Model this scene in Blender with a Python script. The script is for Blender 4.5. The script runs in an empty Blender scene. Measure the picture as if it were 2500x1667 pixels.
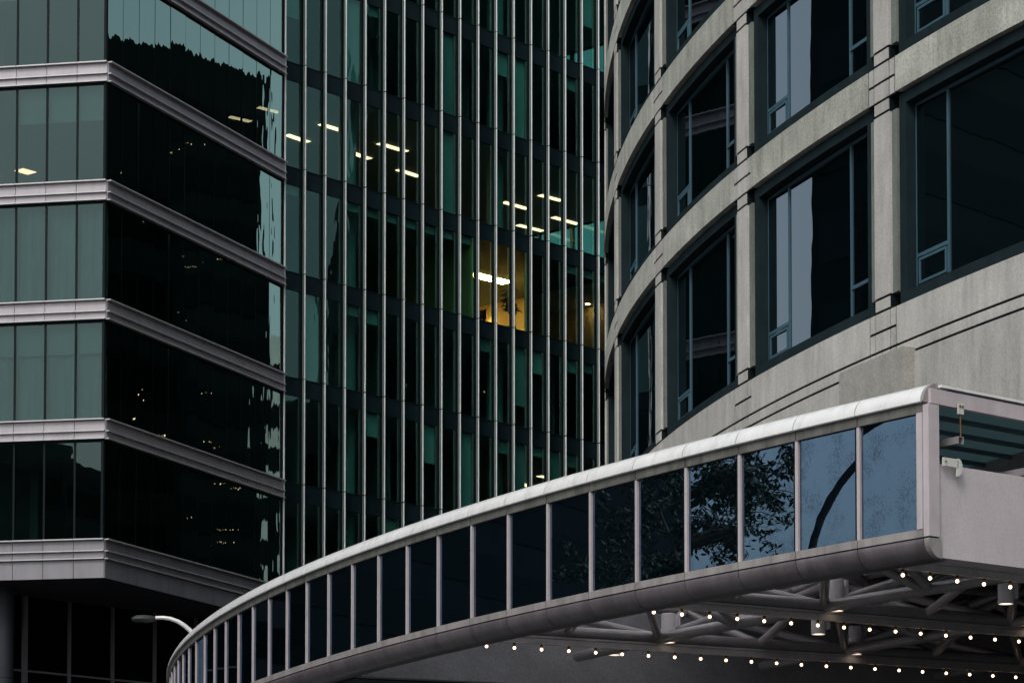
import bpy, bmesh, math, random
from mathutils import Vector, Matrix
random.seed(7)
R_ = math.radians
SC = bpy.context.scene
COL = SC.collection

# ------------------------------------------------------------------ camera
F = 7000.0                      # focal length in photo pixels (photo is 2500 x 1667)
PITCH = math.atan(0.0509)
SHIFT = 1195.2                  # lens shift in photo pixels (corrected verticals)
CH = 1.7                        # camera height above the ground
cam_d = bpy.data.cameras.new('camera')
cam_d.sensor_width = 36.0
cam_d.lens = 36.0 * F / 2500.0
cam_d.shift_y = SHIFT / 2500.0
cam_d.clip_start = 0.5
cam_d.clip_end = 5000
cam = bpy.data.objects.new('camera', cam_d)
cam.location = (0, 0, CH)
cam.rotation_euler = (math.pi / 2 + PITCH, 0, 0)
COL.objects.link(cam)
SC.camera = cam

# ------------------------------------------------------------------ sky and light
SUN_EL, SUN_AZ = 48.0, 204.0    # azimuth measured clockwise from +Y (behind left of the viewpoint)
world = bpy.data.worlds.new('World')
SC.world = world
world.use_nodes = True
wn = world.node_tree
wn.nodes.clear()
sky = wn.nodes.new('ShaderNodeTexSky')
sky.sky_type = 'NISHITA'
sky.sun_disc = False
sky.sun_elevation = R_(SUN_EL)
sky.sun_rotation = R_(SUN_AZ)
sky.air_density = 1.2
sky.dust_density = 4.0
sky.ozone_density = 1.0
hsv = wn.nodes.new('ShaderNodeHueSaturation')
hsv.inputs['Saturation'].default_value = 0.42
bg = wn.nodes.new('ShaderNodeBackground')
bg.inputs['Strength'].default_value = 0.13
wo = wn.nodes.new('ShaderNodeOutputWorld')
wn.links.new(sky.outputs[0], hsv.inputs['Color'])
tint = wn.nodes.new('ShaderNodeMix')         # overcast veil: slightly cool green grey
tint.data_type = 'RGBA'; tint.blend_type = 'MULTIPLY'
tint.inputs[0].default_value = 1.0
tint.inputs[7].default_value = (0.90, 1.0, 0.985, 1)
wn.links.new(hsv.outputs[0], tint.inputs[6])
wn.links.new(tint.outputs[2], bg.inputs['Color'])
wn.links.new(bg.outputs[0], wo.inputs['Surface'])
sun_d = bpy.data.lights.new('sun', 'SUN')
sun_d.energy = 1.0
sun_d.angle = R_(18)
sun_d.color = (1.0, 0.95, 0.9)
sun = bpy.data.objects.new('sun', sun_d)
az = R_(SUN_AZ)
sdir = Vector((math.sin(az) * math.cos(R_(SUN_EL)), math.cos(az) * math.cos(R_(SUN_EL)), math.sin(R_(SUN_EL))))
sun.rotation_euler = (-sdir).to_track_quat('-Z', 'Y').to_euler()
sun.location = (0, 0, 120)
COL.objects.link(sun)
vs = SC.view_settings
vs.view_transform = 'Standard'
vs.look = 'None'
vs.exposure = 0.2
vs.gamma = 1.0
vs.use_curve_mapping = False
SC.cycles.max_bounces = 8
SC.cycles.transparent_max_bounces = 12
SC.cycles.sample_clamp_indirect = 4.0
SC.cycles.caustics_reflective = False
SC.cycles.caustics_refractive = False

# ------------------------------------------------------------------ pixel -> world
def ray(u, v):
    a = (u - 1250.0) / F
    b = (833.5 + SHIFT - v) / F
    c, s = math.cos(PITCH), math.sin(PITCH)
    return Vector((a, c - b * s, s + b * c))

def on_height(u, v, h):         # point where the pixel's ray meets the level h (metres above the camera)
    r = ray(u, v)
    p = r * (h / r.z)
    return Vector((p.x, p.y, h + CH))

def at_depth(u, v, y):
    r = ray(u, v)
    p = r * (y / r.y)
    return Vector((p.x, p.y, p.z + CH))

def proj_u(x, y, h):
    d = y * math.cos(PITCH) + h * math.sin(PITCH)
    return 1250 + F * x / d

# ------------------------------------------------------------------ materials
M = {}
def new_mat(name):
    m = bpy.data.materials.new(name)
    m.use_nodes = True
    nt = m.node_tree
    nt.nodes.clear()
    out = nt.nodes.new('ShaderNodeOutputMaterial')
    M[name] = m
    return m, nt, out

def N(nt, t, **kw):
    n = nt.nodes.new('ShaderNode' + t)
    for k, v in kw.items():
        if k in n.inputs:
            n.inputs[k].default_value = v
        else:
            setattr(n, k, v)
    return n

def L(nt, a, b):
    nt.links.new(a, b)

def pos_vec(nt, scale):
    g = N(nt, 'NewGeometry')
    mp = N(nt, 'Mapping')
    mp.inputs['Scale'].default_value = scale
    L(nt, g.outputs['Position'], mp.inputs['Vector'])
    return mp.outputs['Vector']

def surf(name, col, rough=0.6, metal=0.0, var=0.12, vscale=3.0, streak=0.0, speck=0.0, bump=0.0, bscale=60, spec=0.5, dirt=None, varobj=0.0):
    m, nt, out = new_mat(name)
    p = N(nt, 'BsdfPrincipled')
    p.inputs['Roughness'].default_value = rough
    p.inputs['Metallic'].default_value = metal
    p.inputs['Specular IOR Level'].default_value = spec
    v = pos_vec(nt, (1, 1, 1))
    n1 = N(nt, 'TexNoise', Scale=vscale, Detail=6.0, Roughness=0.6)
    L(nt, v, n1.inputs['Vector'])
    mr = N(nt, 'MapRange')
    mr.inputs['From Min'].default_value = 0.3
    mr.inputs['From Max'].default_value = 0.7
    mr.inputs['To Min'].default_value = 1 - var
    mr.inputs['To Max'].default_value = 1 + var
    L(nt, n1.outputs['Fac'], mr.inputs['Value'])
    fac = mr.outputs[0]
    def mul(a, b):
        x = N(nt, 'Math', operation='MULTIPLY')
        L(nt, a, x.inputs[0]); L(nt, b, x.inputs[1])
        return x.outputs[0]
    if speck:
        n2 = N(nt, 'TexNoise', Scale=22.0, Detail=3.0, Roughness=0.7)
        L(nt, v, n2.inputs['Vector'])
        r2 = N(nt, 'MapRange')
        r2.inputs['From Min'].default_value = 0.34; r2.inputs['From Max'].default_value = 0.62
        r2.inputs['To Min'].default_value = 1 - speck; r2.inputs['To Max'].default_value = 1 + speck * 0.5
        L(nt, n2.outputs['Fac'], r2.inputs['Value'])
        fac = mul(fac, r2.outputs[0])
    if streak:
        sv = pos_vec(nt, (3.1, 3.1, 0.28))
        n3 = N(nt, 'TexNoise', Scale=1.0, Detail=5.0, Roughness=0.65)
        L(nt, sv, n3.inputs['Vector'])
        r3 = N(nt, 'MapRange')
        r3.inputs['From Min'].default_value = 0.35; r3.inputs['From Max'].default_value = 0.6
        r3.inputs['To Min'].default_value = 1 - streak; r3.inputs['To Max'].default_value = 1.0
        L(nt, n3.outputs['Fac'], r3.inputs['Value'])
        fac = mul(fac, r3.outputs[0])
    if varobj:
        oi = N(nt, 'ObjectInfo')
        r4 = N(nt, 'MapRange')
        r4.inputs['To Min'].default_value = 1 - varobj; r4.inputs['To Max'].default_value = 1 + varobj
        L(nt, oi.outputs['Random'], r4.inputs['Value'])
        fac = mul(fac, r4.outputs[0])
    mx = N(nt, 'Mix', data_type='RGBA', blend_type='MULTIPLY')
    mx.inputs[0].default_value = 1.0
    mx.inputs[6].default_value = (*col, 1)
    L(nt, fac, mx.inputs[7])
    cout = mx.outputs[2]
    if dirt:                     # grime with a shape of its own: blotches that run down
        dv = pos_vec(nt, (5, 5, 1.2))
        n5 = N(nt, 'TexNoise', Scale=1.0, Detail=8.0, Roughness=0.7)
        L(nt, dv, n5.inputs['Vector'])
        r5 = N(nt, 'MapRange')
        r5.inputs['From Min'].default_value = 0.5; r5.inputs['From Max'].default_value = 0.72
        r5.inputs['To Max'].default_value = dirt
        L(nt, n5.outputs['Fac'], r5.inputs['Value'])
        m2 = N(nt, 'Mix', data_type='RGBA')
        L(nt, r5.outputs[0], m2.inputs[0])
        L(nt, cout, m2.inputs[6])
        m2.inputs[7].default_value = (col[0] * 0.25, col[1] * 0.24, col[2] * 0.2, 1)
        cout = m2.outputs[2]
    L(nt, cout, p.inputs['Base Color'])
    if bump:
        nb = N(nt, 'TexNoise', Scale=bscale, Detail=4.0)
        L(nt, v, nb.inputs['Vector'])
        b = N(nt, 'Bump', Strength=bump, Distance=0.01)
        L(nt, nb.outputs['Fac'], b.inputs['Height'])
        L(nt, b.outputs[0], p.inputs['Normal'])
    L(nt, p.outputs[0], out.inputs['Surface'])
    return m

def glass(name, refl_tint, trans=None, ior=1.5, boost=1.0, wob=0.3, wscale=(1.6, 1.6, 0.5), body=(0.002, 0.003, 0.004), rough=0.0, dirt=0.0, dirtcol=(0.1, 0.12, 0.14), cap=0.4):
    """tinted pane: a clear coat that mirrors by Fresnel over either a tinted see-through body or a dark opaque one"""
    m, nt, out = new_mat(name)
    v = pos_vec(nt, wscale)
    n1 = N(nt, 'TexNoise', Scale=1.0, Detail=2.0, Roughness=0.5)
    L(nt, v, n1.inputs['Vector'])
    b = N(nt, 'Bump', Strength=wob, Distance=0.02)
    L(nt, n1.outputs['Fac'], b.inputs['Height'])
    g = N(nt, 'BsdfGlossy')
    g.inputs['Color'].default_value = (*refl_tint, 1)
    g.inputs['Roughness'].default_value = rough
    L(nt, b.outputs[0], g.inputs['Normal'])
    fr = N(nt, 'Fresnel', IOR=ior)
    mul = N(nt, 'Math', operation='MULTIPLY', use_clamp=True)
    mul.inputs[1].default_value = boost
    L(nt, fr.outputs[0], mul.inputs[0])
    mn = N(nt, 'Math', operation='MINIMUM')
    mn.inputs[1].default_value = cap
    L(nt, mul.outputs[0], mn.inputs[0])
    mul = mn
    if trans:
        base = N(nt, 'BsdfTransparent')
        geo = N(nt, 'NewGeometry')           # the tint and the mirror sit on the outer face of the pane
        tc = N(nt, 'Mix', data_type='RGBA')
        tc.inputs[6].default_value = (*trans, 1)
        tc.inputs[7].default_value = (1, 1, 1, 1)
        L(nt, geo.outputs['Backfacing'], tc.inputs[0])
        L(nt, tc.outputs[2], base.inputs['Color'])
        inv = N(nt, 'Math', operation='SUBTRACT')
        inv.inputs[0].default_value = 1.0
        L(nt, geo.outputs['Backfacing'], inv.inputs[1])
        m3 = N(nt, 'Math', operation='MULTIPLY')
        L(nt, mul.outputs[0], m3.inputs[0]); L(nt, inv.outputs[0], m3.inputs[1])
        mul = m3
    else:
        base = N(nt, 'BsdfDiffuse')
        base.inputs['Color'].default_value = (*body, 1)
    bo = base.outputs[0]
    mix = N(nt, 'MixShader')
    L(nt, mul.outputs[0], mix.inputs[0])
    L(nt, bo, mix.inputs[1])
    L(nt, g.outputs[0], mix.inputs[2])
    res = mix.outputs[0]
    if dirt:
        vv = pos_vec(nt, (1, 1, 1))
        n2 = N(nt, 'TexNoise', Scale=34.0, Detail=2.0, Roughness=0.8)
        L(nt, vv, n2.inputs['Vector'])
        n3 = N(nt, 'TexNoise', Scale=2.2, Detail=4.0)
        L(nt, vv, n3.inputs['Vector'])
        ad = N(nt, 'Math', operation='MULTIPLY')
        L(nt, n2.outputs['Fac'], ad.inputs[0]); L(nt, n3.outputs['Fac'], ad.inputs[1])
        r2 = N(nt, 'MapRange')
        r2.inputs['From Min'].default_value = 0.27; r2.inputs['From Max'].default_value = 0.36
        r2.inputs['To Min'].default_value = dirt * 0.12
        r2.inputs['To Max'].default_value = dirt
        L(nt, ad.outputs[0], r2.inputs['Value'])
        dd = N(nt, 'BsdfDiffuse')
        dd.inputs['Color'].default_value = (*dirtcol, 1)
        mx2 = N(nt, 'MixShader')
        L(nt, r2.outputs[0], mx2.inputs[0])
        L(nt, res, mx2.inputs[1]); L(nt, dd.outputs[0], mx2.inputs[2])
        res = mx2.outputs[0]
    L(nt, res, out.inputs['Surface'])
    return m

def lamp(name, col, strength):
    m, nt, out = new_mat(name)
    e = N(nt, 'Emission', Strength=strength)
    e.inputs['Color'].default_value = (*col, 1)
    L(nt, e.outputs[0], out.inputs['Surface'])
    return m

surf('asphalt', (0.085, 0.085, 0.088), 0.9, var=0.3, vscale=0.6, speck=0.2)
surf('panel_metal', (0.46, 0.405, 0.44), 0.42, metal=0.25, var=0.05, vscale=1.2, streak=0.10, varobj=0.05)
surf('panel_metal_shaded', (0.27, 0.245, 0.275), 0.45, metal=0.25, var=0.06, vscale=1.2, streak=0.14, varobj=0.05)  # lowest band: the fall-off of light is put into a darker panel colour
surf('ledge_metal', (0.58, 0.53, 0.555), 0.35, metal=0.3, var=0.05, streak=0.08)
surf('black_frame', (0.0035, 0.0085, 0.010), 0.6, var=0.1, spec=0.15)
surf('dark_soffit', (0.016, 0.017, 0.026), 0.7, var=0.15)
surf('fin_metal', (0.90, 0.90, 0.91), 0.35, metal=0.0, var=0.06, vscale=0.8, streak=0.1)
surf('fin_metal_dull', (0.20, 0.235, 0.235), 0.4, metal=0.0, var=0.08)
surf('spandrel_navy', (0.008, 0.018, 0.023), 0.3, var=0.2, vscale=1.5, varobj=0.15, spec=0.08)
surf('concrete', (0.47, 0.455, 0.41), 0.85, var=0.24, vscale=0.9, streak=0.18, speck=0.26, bump=0.35, bscale=45, spec=0.25, dirt=0.40, varobj=0.08)
surf('render_mauve', (0.55, 0.475, 0.50), 0.85, var=0.06, vscale=1.2, speck=0.08, bump=0.15, spec=0.25, dirt=0.1)
surf('concrete_pier', (0.52, 0.48, 0.46), 0.85, var=0.12, vscale=0.9, streak=0.16, speck=0.14, bump=0.25, bscale=45, spec=0.25, dirt=0.28, varobj=0.08)
surf('concrete_block', (0.36, 0.33, 0.305), 0.9, var=0.12, vscale=2.5, speck=0.2, bump=0.3, spec=0.2)
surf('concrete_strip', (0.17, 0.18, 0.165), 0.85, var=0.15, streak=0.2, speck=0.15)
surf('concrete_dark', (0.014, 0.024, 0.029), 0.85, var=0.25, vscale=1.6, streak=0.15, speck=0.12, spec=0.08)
surf('concrete_grey', (0.30, 0.30, 0.325), 0.9, var=0.15, vscale=1.5, speck=0.2, bump=0.3)
surf('blue_frame', (0.055, 0.115, 0.155), 0.4, metal=0.1, var=0.08)
surf('canopy_white', (0.80, 0.76, 0.77), 0.22, var=0.05, vscale=1.5, streak=0.06, dirt=0.28, varobj=0.02)
surf('canopy_frieze', (0.15, 0.14, 0.13), 0.55, var=0.15, vscale=3, streak=0.35, dirt=0.8)
surf('canopy_sill', (0.33, 0.29, 0.29), 0.5, var=0.12, vscale=2.5, streak=0.25, dirt=0.6)
surf('canopy_tube', (0.17, 0.14, 0.155), 0.34, metal=0.2, var=0.12, vscale=2.0, streak=0.30, dirt=0.35)
surf('lobby_metal', (0.22, 0.20, 0.22), 0.5, var=0.1)
surf('canopy_post', (0.52, 0.44, 0.47), 0.5, var=0.07, streak=0.12, dirt=0.15)
surf('canopy_roof', (0.08, 0.13, 0.15), 0.5, var=0.1)
surf('rusty_white', (0.6, 0.57, 0.54), 0.5, var=0.15, dirt=0.5)
surf('rust', (0.16, 0.07, 0.02), 0.8, var=0.3, vscale=20)
surf('truss_paint', (0.30, 0.275, 0.29), 0.28, metal=0.15, var=0.12, vscale=3, dirt=0.25)
surf('batten_paint', (0.45, 0.42, 0.425), 0.5, var=0.1, streak=0.15)
surf('can_paint', (0.84, 0.78, 0.82), 0.5, var=0.05)
surf('brass', (0.12, 0.09, 0.05), 0.4, metal=0.7)
surf('lamp_pole', (0.68, 0.64, 0.64), 0.4, metal=0.2, var=0.06)
surf('lamp_head_grey', (0.022, 0.022, 0.025), 0.6, var=0.2)
surf('ceiling_tile', (0.72, 0.75, 0.73), 0.9, var=0.06)
surf('room_wall', (0.66, 0.70, 0.67), 0.9, var=0.12, vscale=0.5)
surf('warm_wall', (0.86, 0.58, 0.27), 0.85, var=0.10, vscale=1.2)
surf('carpet', (0.10, 0.11, 0.11), 0.95, var=0.1)
surf('chair_black', (0.01, 0.01, 0.011), 0.6)
surf('leaf_dark', (0.035, 0.06, 0.028), 0.55, var=0.3, vscale=4, varobj=0.2)
surf('leaf_tree', (0.03, 0.05, 0.022), 0.6, var=0.4, vscale=2.0)
surf('bark', (0.09, 0.07, 0.05), 0.9, var=0.3, vscale=6)
surf('pot_clay', (0.05, 0.05, 0.055), 0.5)
surf('facade_dark', (0.007, 0.014, 0.015), 0.7, var=0.25, vscale=0.15)
surf('facade_mid', (0.06, 0.07, 0.07), 0.7, var=0.5, vscale=0.3, streak=0.4)
surf('facade_black', (0.002, 0.006, 0.007), 0.8, var=0.2, spec=0.1)
surf('curtain_sheer', (0.42, 0.45, 0.45), 0.9, var=0.10, vscale=1.2, streak=0.3)
surf('tower_blind', (0.74, 0.78, 0.76), 0.9, var=0.08, vscale=0.7, varobj=0.25)
surf('blind_fabric', (0.42, 0.45, 0.43), 0.9, var=0.05, vscale=0.7)
surf('facade_pale', (0.42, 0.42, 0.42), 0.8, var=0.15, vscale=0.2)
glass('glass_green', (0.50, 0.67, 0.68), trans=(0.20, 0.31, 0.30), ior=1.55, boost=1.9, wob=0.04)
glass('glass_green_side', (0.66, 0.92, 0.84), trans=(0.10, 0.20, 0.18), ior=1.55, boost=3.7, cap=0.5, wob=0.20, wscale=(1.4, 1.4, 0.40))
glass('glass_teal', (0.55, 0.92, 0.86), trans=(0.25, 0.52, 0.47), ior=1.5, boost=1.9, wob=0.30, wscale=(1.3, 1.3, 0.5))
glass('glass_black', (0.78, 0.84, 0.95), ior=1.5, boost=2.8, cap=0.42, body=(0.0008, 0.004, 0.005), wob=0.05, wscale=(1.1, 1.1, 0.6))
glass('glass_blue', (0.50, 0.70, 1.0), ior=1.5, boost=6.5, cap=0.36, wob=0.012, body=(0.0008, 0.0028, 0.0036), dirt=0.45, dirtcol=(0.003, 0.004, 0.007))
glass('bulb_glass', (1, 0.95, 0.9), trans=(0.95, 0.85, 0.72), ior=1.45, boost=1.0, wob=0.0)
glass('glass_lobby', (0.6, 0.7, 0.7), ior=1.45, boost=0.25, wob=0.2)
glass('glass_far', (0.6, 0.75, 0.75), ior=1.5, boost=0.15, wob=0.3)
def translucent(name, tcol, dcol, fac):      # tinted roofing that lets daylight through
    m_, nt_, out_ = new_mat(name)
    tl_ = N(nt_, 'BsdfTranslucent'); tl_.inputs['Color'].default_value = (*tcol, 1)
    df_ = N(nt_, 'BsdfPrincipled', Roughness=0.35); df_.inputs['Base Color'].default_value = (*dcol, 1)
    mx_ = N(nt_, 'MixShader'); mx_.inputs[0].default_value = fac
    L(nt_, tl_.outputs[0], mx_.inputs[1]); L(nt_, df_.outputs[0], mx_.inputs[2]); L(nt_, mx_.outputs[0], out_.inputs['Surface'])
translucent('roof_glazing', (0.22, 0.30, 0.32), (0.08, 0.12, 0.14), 0.4)
translucent('skylight_glazing', (0.95, 0.93, 0.95), (0.3, 0.3, 0.3), 0.05)
lamp('tube_light', (1.0, 0.46, 0.27), 6.0)
lamp('cove_light', (1.0, 0.44, 0.15), 150.0)
lamp('spot_light', (1.0, 0.45, 0.20), 70.0)
lamp('bulb_light', (1.0, 0.78, 0.58), 5.0)
lamp('can_light', (1.0, 0.82, 0.62), 2.2)
lamp('window_glow', (1.0, 0.60, 0.32), 3.5)
lamp('sconce_glow', (1.0, 0.40, 0.10), 60.0)

# ------------------------------------------------------------------ mesh helpers
class MB:
    def __init__(s):
        s.v, s.f, s.m = [], [], []
        s.mats = []
    def mi(s, mat):
        if mat not in s.mats:
            s.mats.append(mat)
        return s.mats.index(mat)
    def add(s, vs, fs, mat):
        o = len(s.v); k = s.mi(mat)
        s.v += [tuple(p) for p in vs]
        s.f += [tuple(i + o for i in f) for f in fs]
        s.m += [k] * len(fs)
    def box(s, x0, x1, y0, y1, z0, z1, mat):
        vs = [(x0, y0, z0), (x1, y0, z0), (x1, y1, z0), (x0, y1, z0), (x0, y0, z1), (x1, y0, z1), (x1, y1, z1), (x0, y1, z1)]
        s.add(vs, [(0, 3, 2, 1), (4, 5, 6, 7), (0, 1, 5, 4), (1, 2, 6, 5), (2, 3, 7, 6), (3, 0, 4, 7)], mat)
    def prism(s, poly, z0, z1, mat):
        n = len(poly)
        vs = [(p[0], p[1], z0) for p in poly] + [(p[0], p[1], z1) for p in poly]
        fs = [tuple(reversed(range(n))), tuple(range(n, 2 * n))] + [(i, (i + 1) % n, n + (i + 1) % n, n + i) for i in range(n)]
        s.add(vs, fs, mat)
    def tube(s, pts, r, mat, n=10, caps=True, r2=None):
        pts = [Vector(p) for p in pts]
        rings = []
        m = len(pts)
        for i, p in enumerate(pts):
            d = (pts[min(i + 1, m - 1)] - pts[max(i - 1, 0)]).normalized()
            a = Vector((0, 0, 1)) if abs(d.z) < 0.95 else Vector((1, 0, 0))
            e1 = d.cross(a).normalized(); e2 = d.cross(e1).normalized()
            rr = r if r2 is None else r + (r2 - r) * i / (m - 1)
            rings.append([p + (e1 * math.cos(2 * math.pi * k / n) + e2 * math.sin(2 * math.pi * k / n)) * rr for k in range(n)])
        vs = [q for g in rings for q in g]
        fs = []
        for i in range(m - 1):
            for k in range(n):
                fs.append((i * n + k, i * n + (k + 1) % n, (i + 1) * n + (k + 1) % n, (i + 1) * n + k))
        if caps:
            fs.append(tuple(reversed(range(n))))
            fs.append(tuple(range((m - 1) * n, m * n)))
        s.add(vs, fs, mat)
    def polar(s, R, prof, t0, t1, n, mat, closed=True):
        """sweep a closed (r offset, z) profile along an arc of radius R from angle t0 to t1"""
        k = len(prof); vs = []; fs = []
        for i in range(n + 1):
            t = t0 + (t1 - t0) * i / n
            c, sn = math.cos(t), math.sin(t)
            for r, z in prof:
                vs.append((-(R + r) * c, -(R + r) * sn, z))
        for i in range(n):
            for j in range(k if closed else k - 1):
                j2 = (j + 1) % k
                fs.append((i * k + j, i * k + j2, (i + 1) * k + j2, (i + 1) * k + j))
        if closed:
            fs.append(tuple(range(k)))
            fs.append(tuple(reversed(range(n * k, (n + 1) * k))))
        s.add(vs, fs, mat)
    def lathe(s, prof, mat, n=16, c=(0, 0)):
        vs = []; fs = []; k = len(prof)
        for i in range(n):
            t = 2 * math.pi * i / n
            for r, z in prof:
                vs.append((c[0] + r * math.cos(t), c[1] + r * math.sin(t), z))
        for i in range(n):
            for j in range(k - 1):
                a, b = i * k + j, ((i + 1) % n) * k + j
                fs.append((a, b, b + 1, a + 1))
        s.add(vs, fs, mat)
    def mesh(s, name, smooth=False):
        me = bpy.data.meshes.new(name)
        me.from_pydata(s.v, [], s.f)
        for mt in s.mats:
            me.materials.append(M[mt])
        for p, k in zip(me.polygons, s.m):
            p.material_index = k
            p.use_smooth = smooth
        bm = bmesh.new(); bm.from_mesh(me)
        bmesh.ops.recalc_face_normals(bm, faces=bm.faces)
        bm.to_mesh(me); bm.free()
        if smooth:
            try:
                me.set_sharp_from_angle(angle=R_(38))
            except Exception:
                pass
        return me

def boxm(name, x0, x1, y0, y1, z0, z1, mat):
    b = MB(); b.box(x0, x1, y0, y1, z0, z1, mat)
    return b.mesh(name)

def polm(name, R, r0, r1, z0, z1, t0, t1, n, mat):
    b = MB(); b.polar(R, [(r0, z0), (r1, z0), (r1, z1), (r0, z1)], t0, t1, n, mat)
    return b.mesh(name)

def ob(name, me, parent=None, loc=(0, 0, 0), rz=0.0, rot=None):
    o = bpy.data.objects.new(name, me)
    COL.objects.link(o)
    o.parent = parent
    o.location = loc
    o.rotation_euler = rot if rot else (0, 0, rz)
    return o

def thing(name, label, cat, loc=(0, 0, 0), rz=0.0, group=None, kind=None, me=None):
    o = bpy.data.objects.new(name, me)
    COL.objects.link(o)
    o.location = loc; o.rotation_euler = (0, 0, rz)
    o['label'] = label; o['category'] = cat
    if group: o['group'] = group
    if kind: o['kind'] = kind
    return o

def struct(name, me, label, cat):
    o = ob(name, me)
    o['kind'] = 'structure'; o['label'] = label; o['category'] = cat
    return o

class Wall:
    """straight facade: x runs along the wall, y points into the building, z up; base is its thing's Empty"""
    def __init__(s, x, y, ang, parent):
        s.o = Vector((x, y, 0)); s.a = ang; s.p = parent
        s.dx = Vector((math.cos(ang), math.sin(ang), 0)); s.dy = Vector((-math.sin(ang), math.cos(ang), 0))
        s.b = Vector(parent.location)
    def w(s, x, y, z=0):
        return s.o + s.dx * x + s.dy * y + Vector((0, 0, z))
    def put(s, name, me, x=0, z=0, y=0, jit=0.0):
        q = s.w(x, y, z) - s.b
        o = ob(name, me, s.p, q)
        o.rotation_euler = (random.gauss(0, jit), 0, s.a + random.gauss(0, jit))
        return o

# ================================================================== SETTING
b = MB()
b.add([(-900, -700, 0), (900, -700, 0), (900, 1200, 0), (-900, 1200, 0)], [(0, 1, 2, 3)], 'asphalt')
struct('ground', b.mesh('ground'), 'dark asphalt ground of the street below the buildings', 'ground')

# ================================================================== LEFT OFFICE BLOCK
LX, LY = -13.481, 94.232                     # corner in plan
BETA = R_(10.46); ALPHA = R_(22.685)
TOP = 30.4916                                # ledge level at the corner (metres above the camera)
left = thing('office_block', 'teal glass office block with stacked bands of mauve grey metal panels', 'building', (LX, LY, 0))
NL, PL = 10, 1.062
NR, PR = 12, 1.0672
wl = Wall(LX - NL * PL * math.cos(BETA), LY + NL * PL * math.sin(BETA), -BETA, left)       # left face, runs towards the corner
wr = Wall(LX, LY, math.pi / 2 - ALPHA, left)                                               # right face, runs away from the corner
levels = [TOP + 4 * k for k in range(3, -5, -1)]        # ledge levels, high to low
VIS = 5                                                 # panels of the left face that the frame shows
def band(wall, n, p, lev, pieces, x0, last):
    """one storey band: three ledges and two panel courses per module; x0 is the start of the module run"""
    key = (n, round(p, 3), lev == levels[-1])
    z = lev + CH
    lm = boxm('ledge', 0.006, p - 0.006, -0.16, 0.02, -0.04, 0.0, 'ledge_metal')
    l2 = boxm('ledge', 0.006, p - 0.006, -0.13, 0.02, -0.035, 0.0, 'ledge_metal')
    mm = 'panel_metal_shaded' if last else 'panel_metal'
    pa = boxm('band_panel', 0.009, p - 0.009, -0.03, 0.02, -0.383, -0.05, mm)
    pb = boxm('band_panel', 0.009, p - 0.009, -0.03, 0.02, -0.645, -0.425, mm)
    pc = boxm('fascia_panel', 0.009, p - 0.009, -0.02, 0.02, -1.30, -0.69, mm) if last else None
    for i in range(n):
        x = x0 + i * p
        wall.put('ledge', lm, x, z)
        wall.put('string_ledge', l2, x, z - 0.386)
        wall.put('drip_ledge', l2, x, z - 0.644)
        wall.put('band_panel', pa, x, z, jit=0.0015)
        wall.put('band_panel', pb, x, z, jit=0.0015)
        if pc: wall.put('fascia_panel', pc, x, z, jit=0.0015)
    bb = boxm('band_backing', 0, n * p, 0.022, 0.10, -0.76 if not last else -1.30, -0.03, 'black_frame')
    wall.put('band_backing', bb, x0, z)
for i, lev in enumerate(levels):
    last = i == len(levels) - 1
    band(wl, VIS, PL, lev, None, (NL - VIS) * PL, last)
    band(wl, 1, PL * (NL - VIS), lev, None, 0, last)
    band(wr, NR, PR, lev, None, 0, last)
GH = 4 - 0.77
paneL = boxm('window_pane', 0.035, PL - 0.035, 0.05, 0.07, 0.0, GH, 'glass_green')
paneLw = boxm('window_pane', 0.035, PL * (NL - VIS) - 0.035, 0.05, 0.07, 0.0, GH, 'glass_green')
paneR = boxm('window_pane', 0.016, PR - 0.016, 0.05, 0.07, 0.0, GH, 'glass_green_side')
mulL = boxm('mullion', -0.035, 0.035, 0.03, 0.14, -0.02, GH + 0.03, 'black_frame')
mulR = boxm('mullion', -0.016, 0.016, 0.058, 0.14, -0.02, GH + 0.03, 'black_frame')
for i, lev in enumerate(levels):
    z = lev + CH
    for k in range(NL - VIS, NL):
        wl.put('window_pane', paneL, k * PL, z, jit=0.0012)
        wl.put('mullion', mulL, k * PL, z)
    wl.put('window_pane', paneLw, 0, z)
    for k in range(NR):
        wr.put('window_pane', paneR, k * PR, z, jit=0.0022)
        if k: wr.put('mullion', mulR, k * PR, z)
    wr.put('corner_post', boxm('corner_post', -0.06, 0.05, 0.03, 0.12, -0.02, GH + 0.03, 'black_frame'), 0, z)
    wr.put('end_post', boxm('end_post', NR * PR - 0.10, NR * PR, 0.03, 0.2, -0.02, GH + 0.03, 'black_frame'), 0, z)
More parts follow.
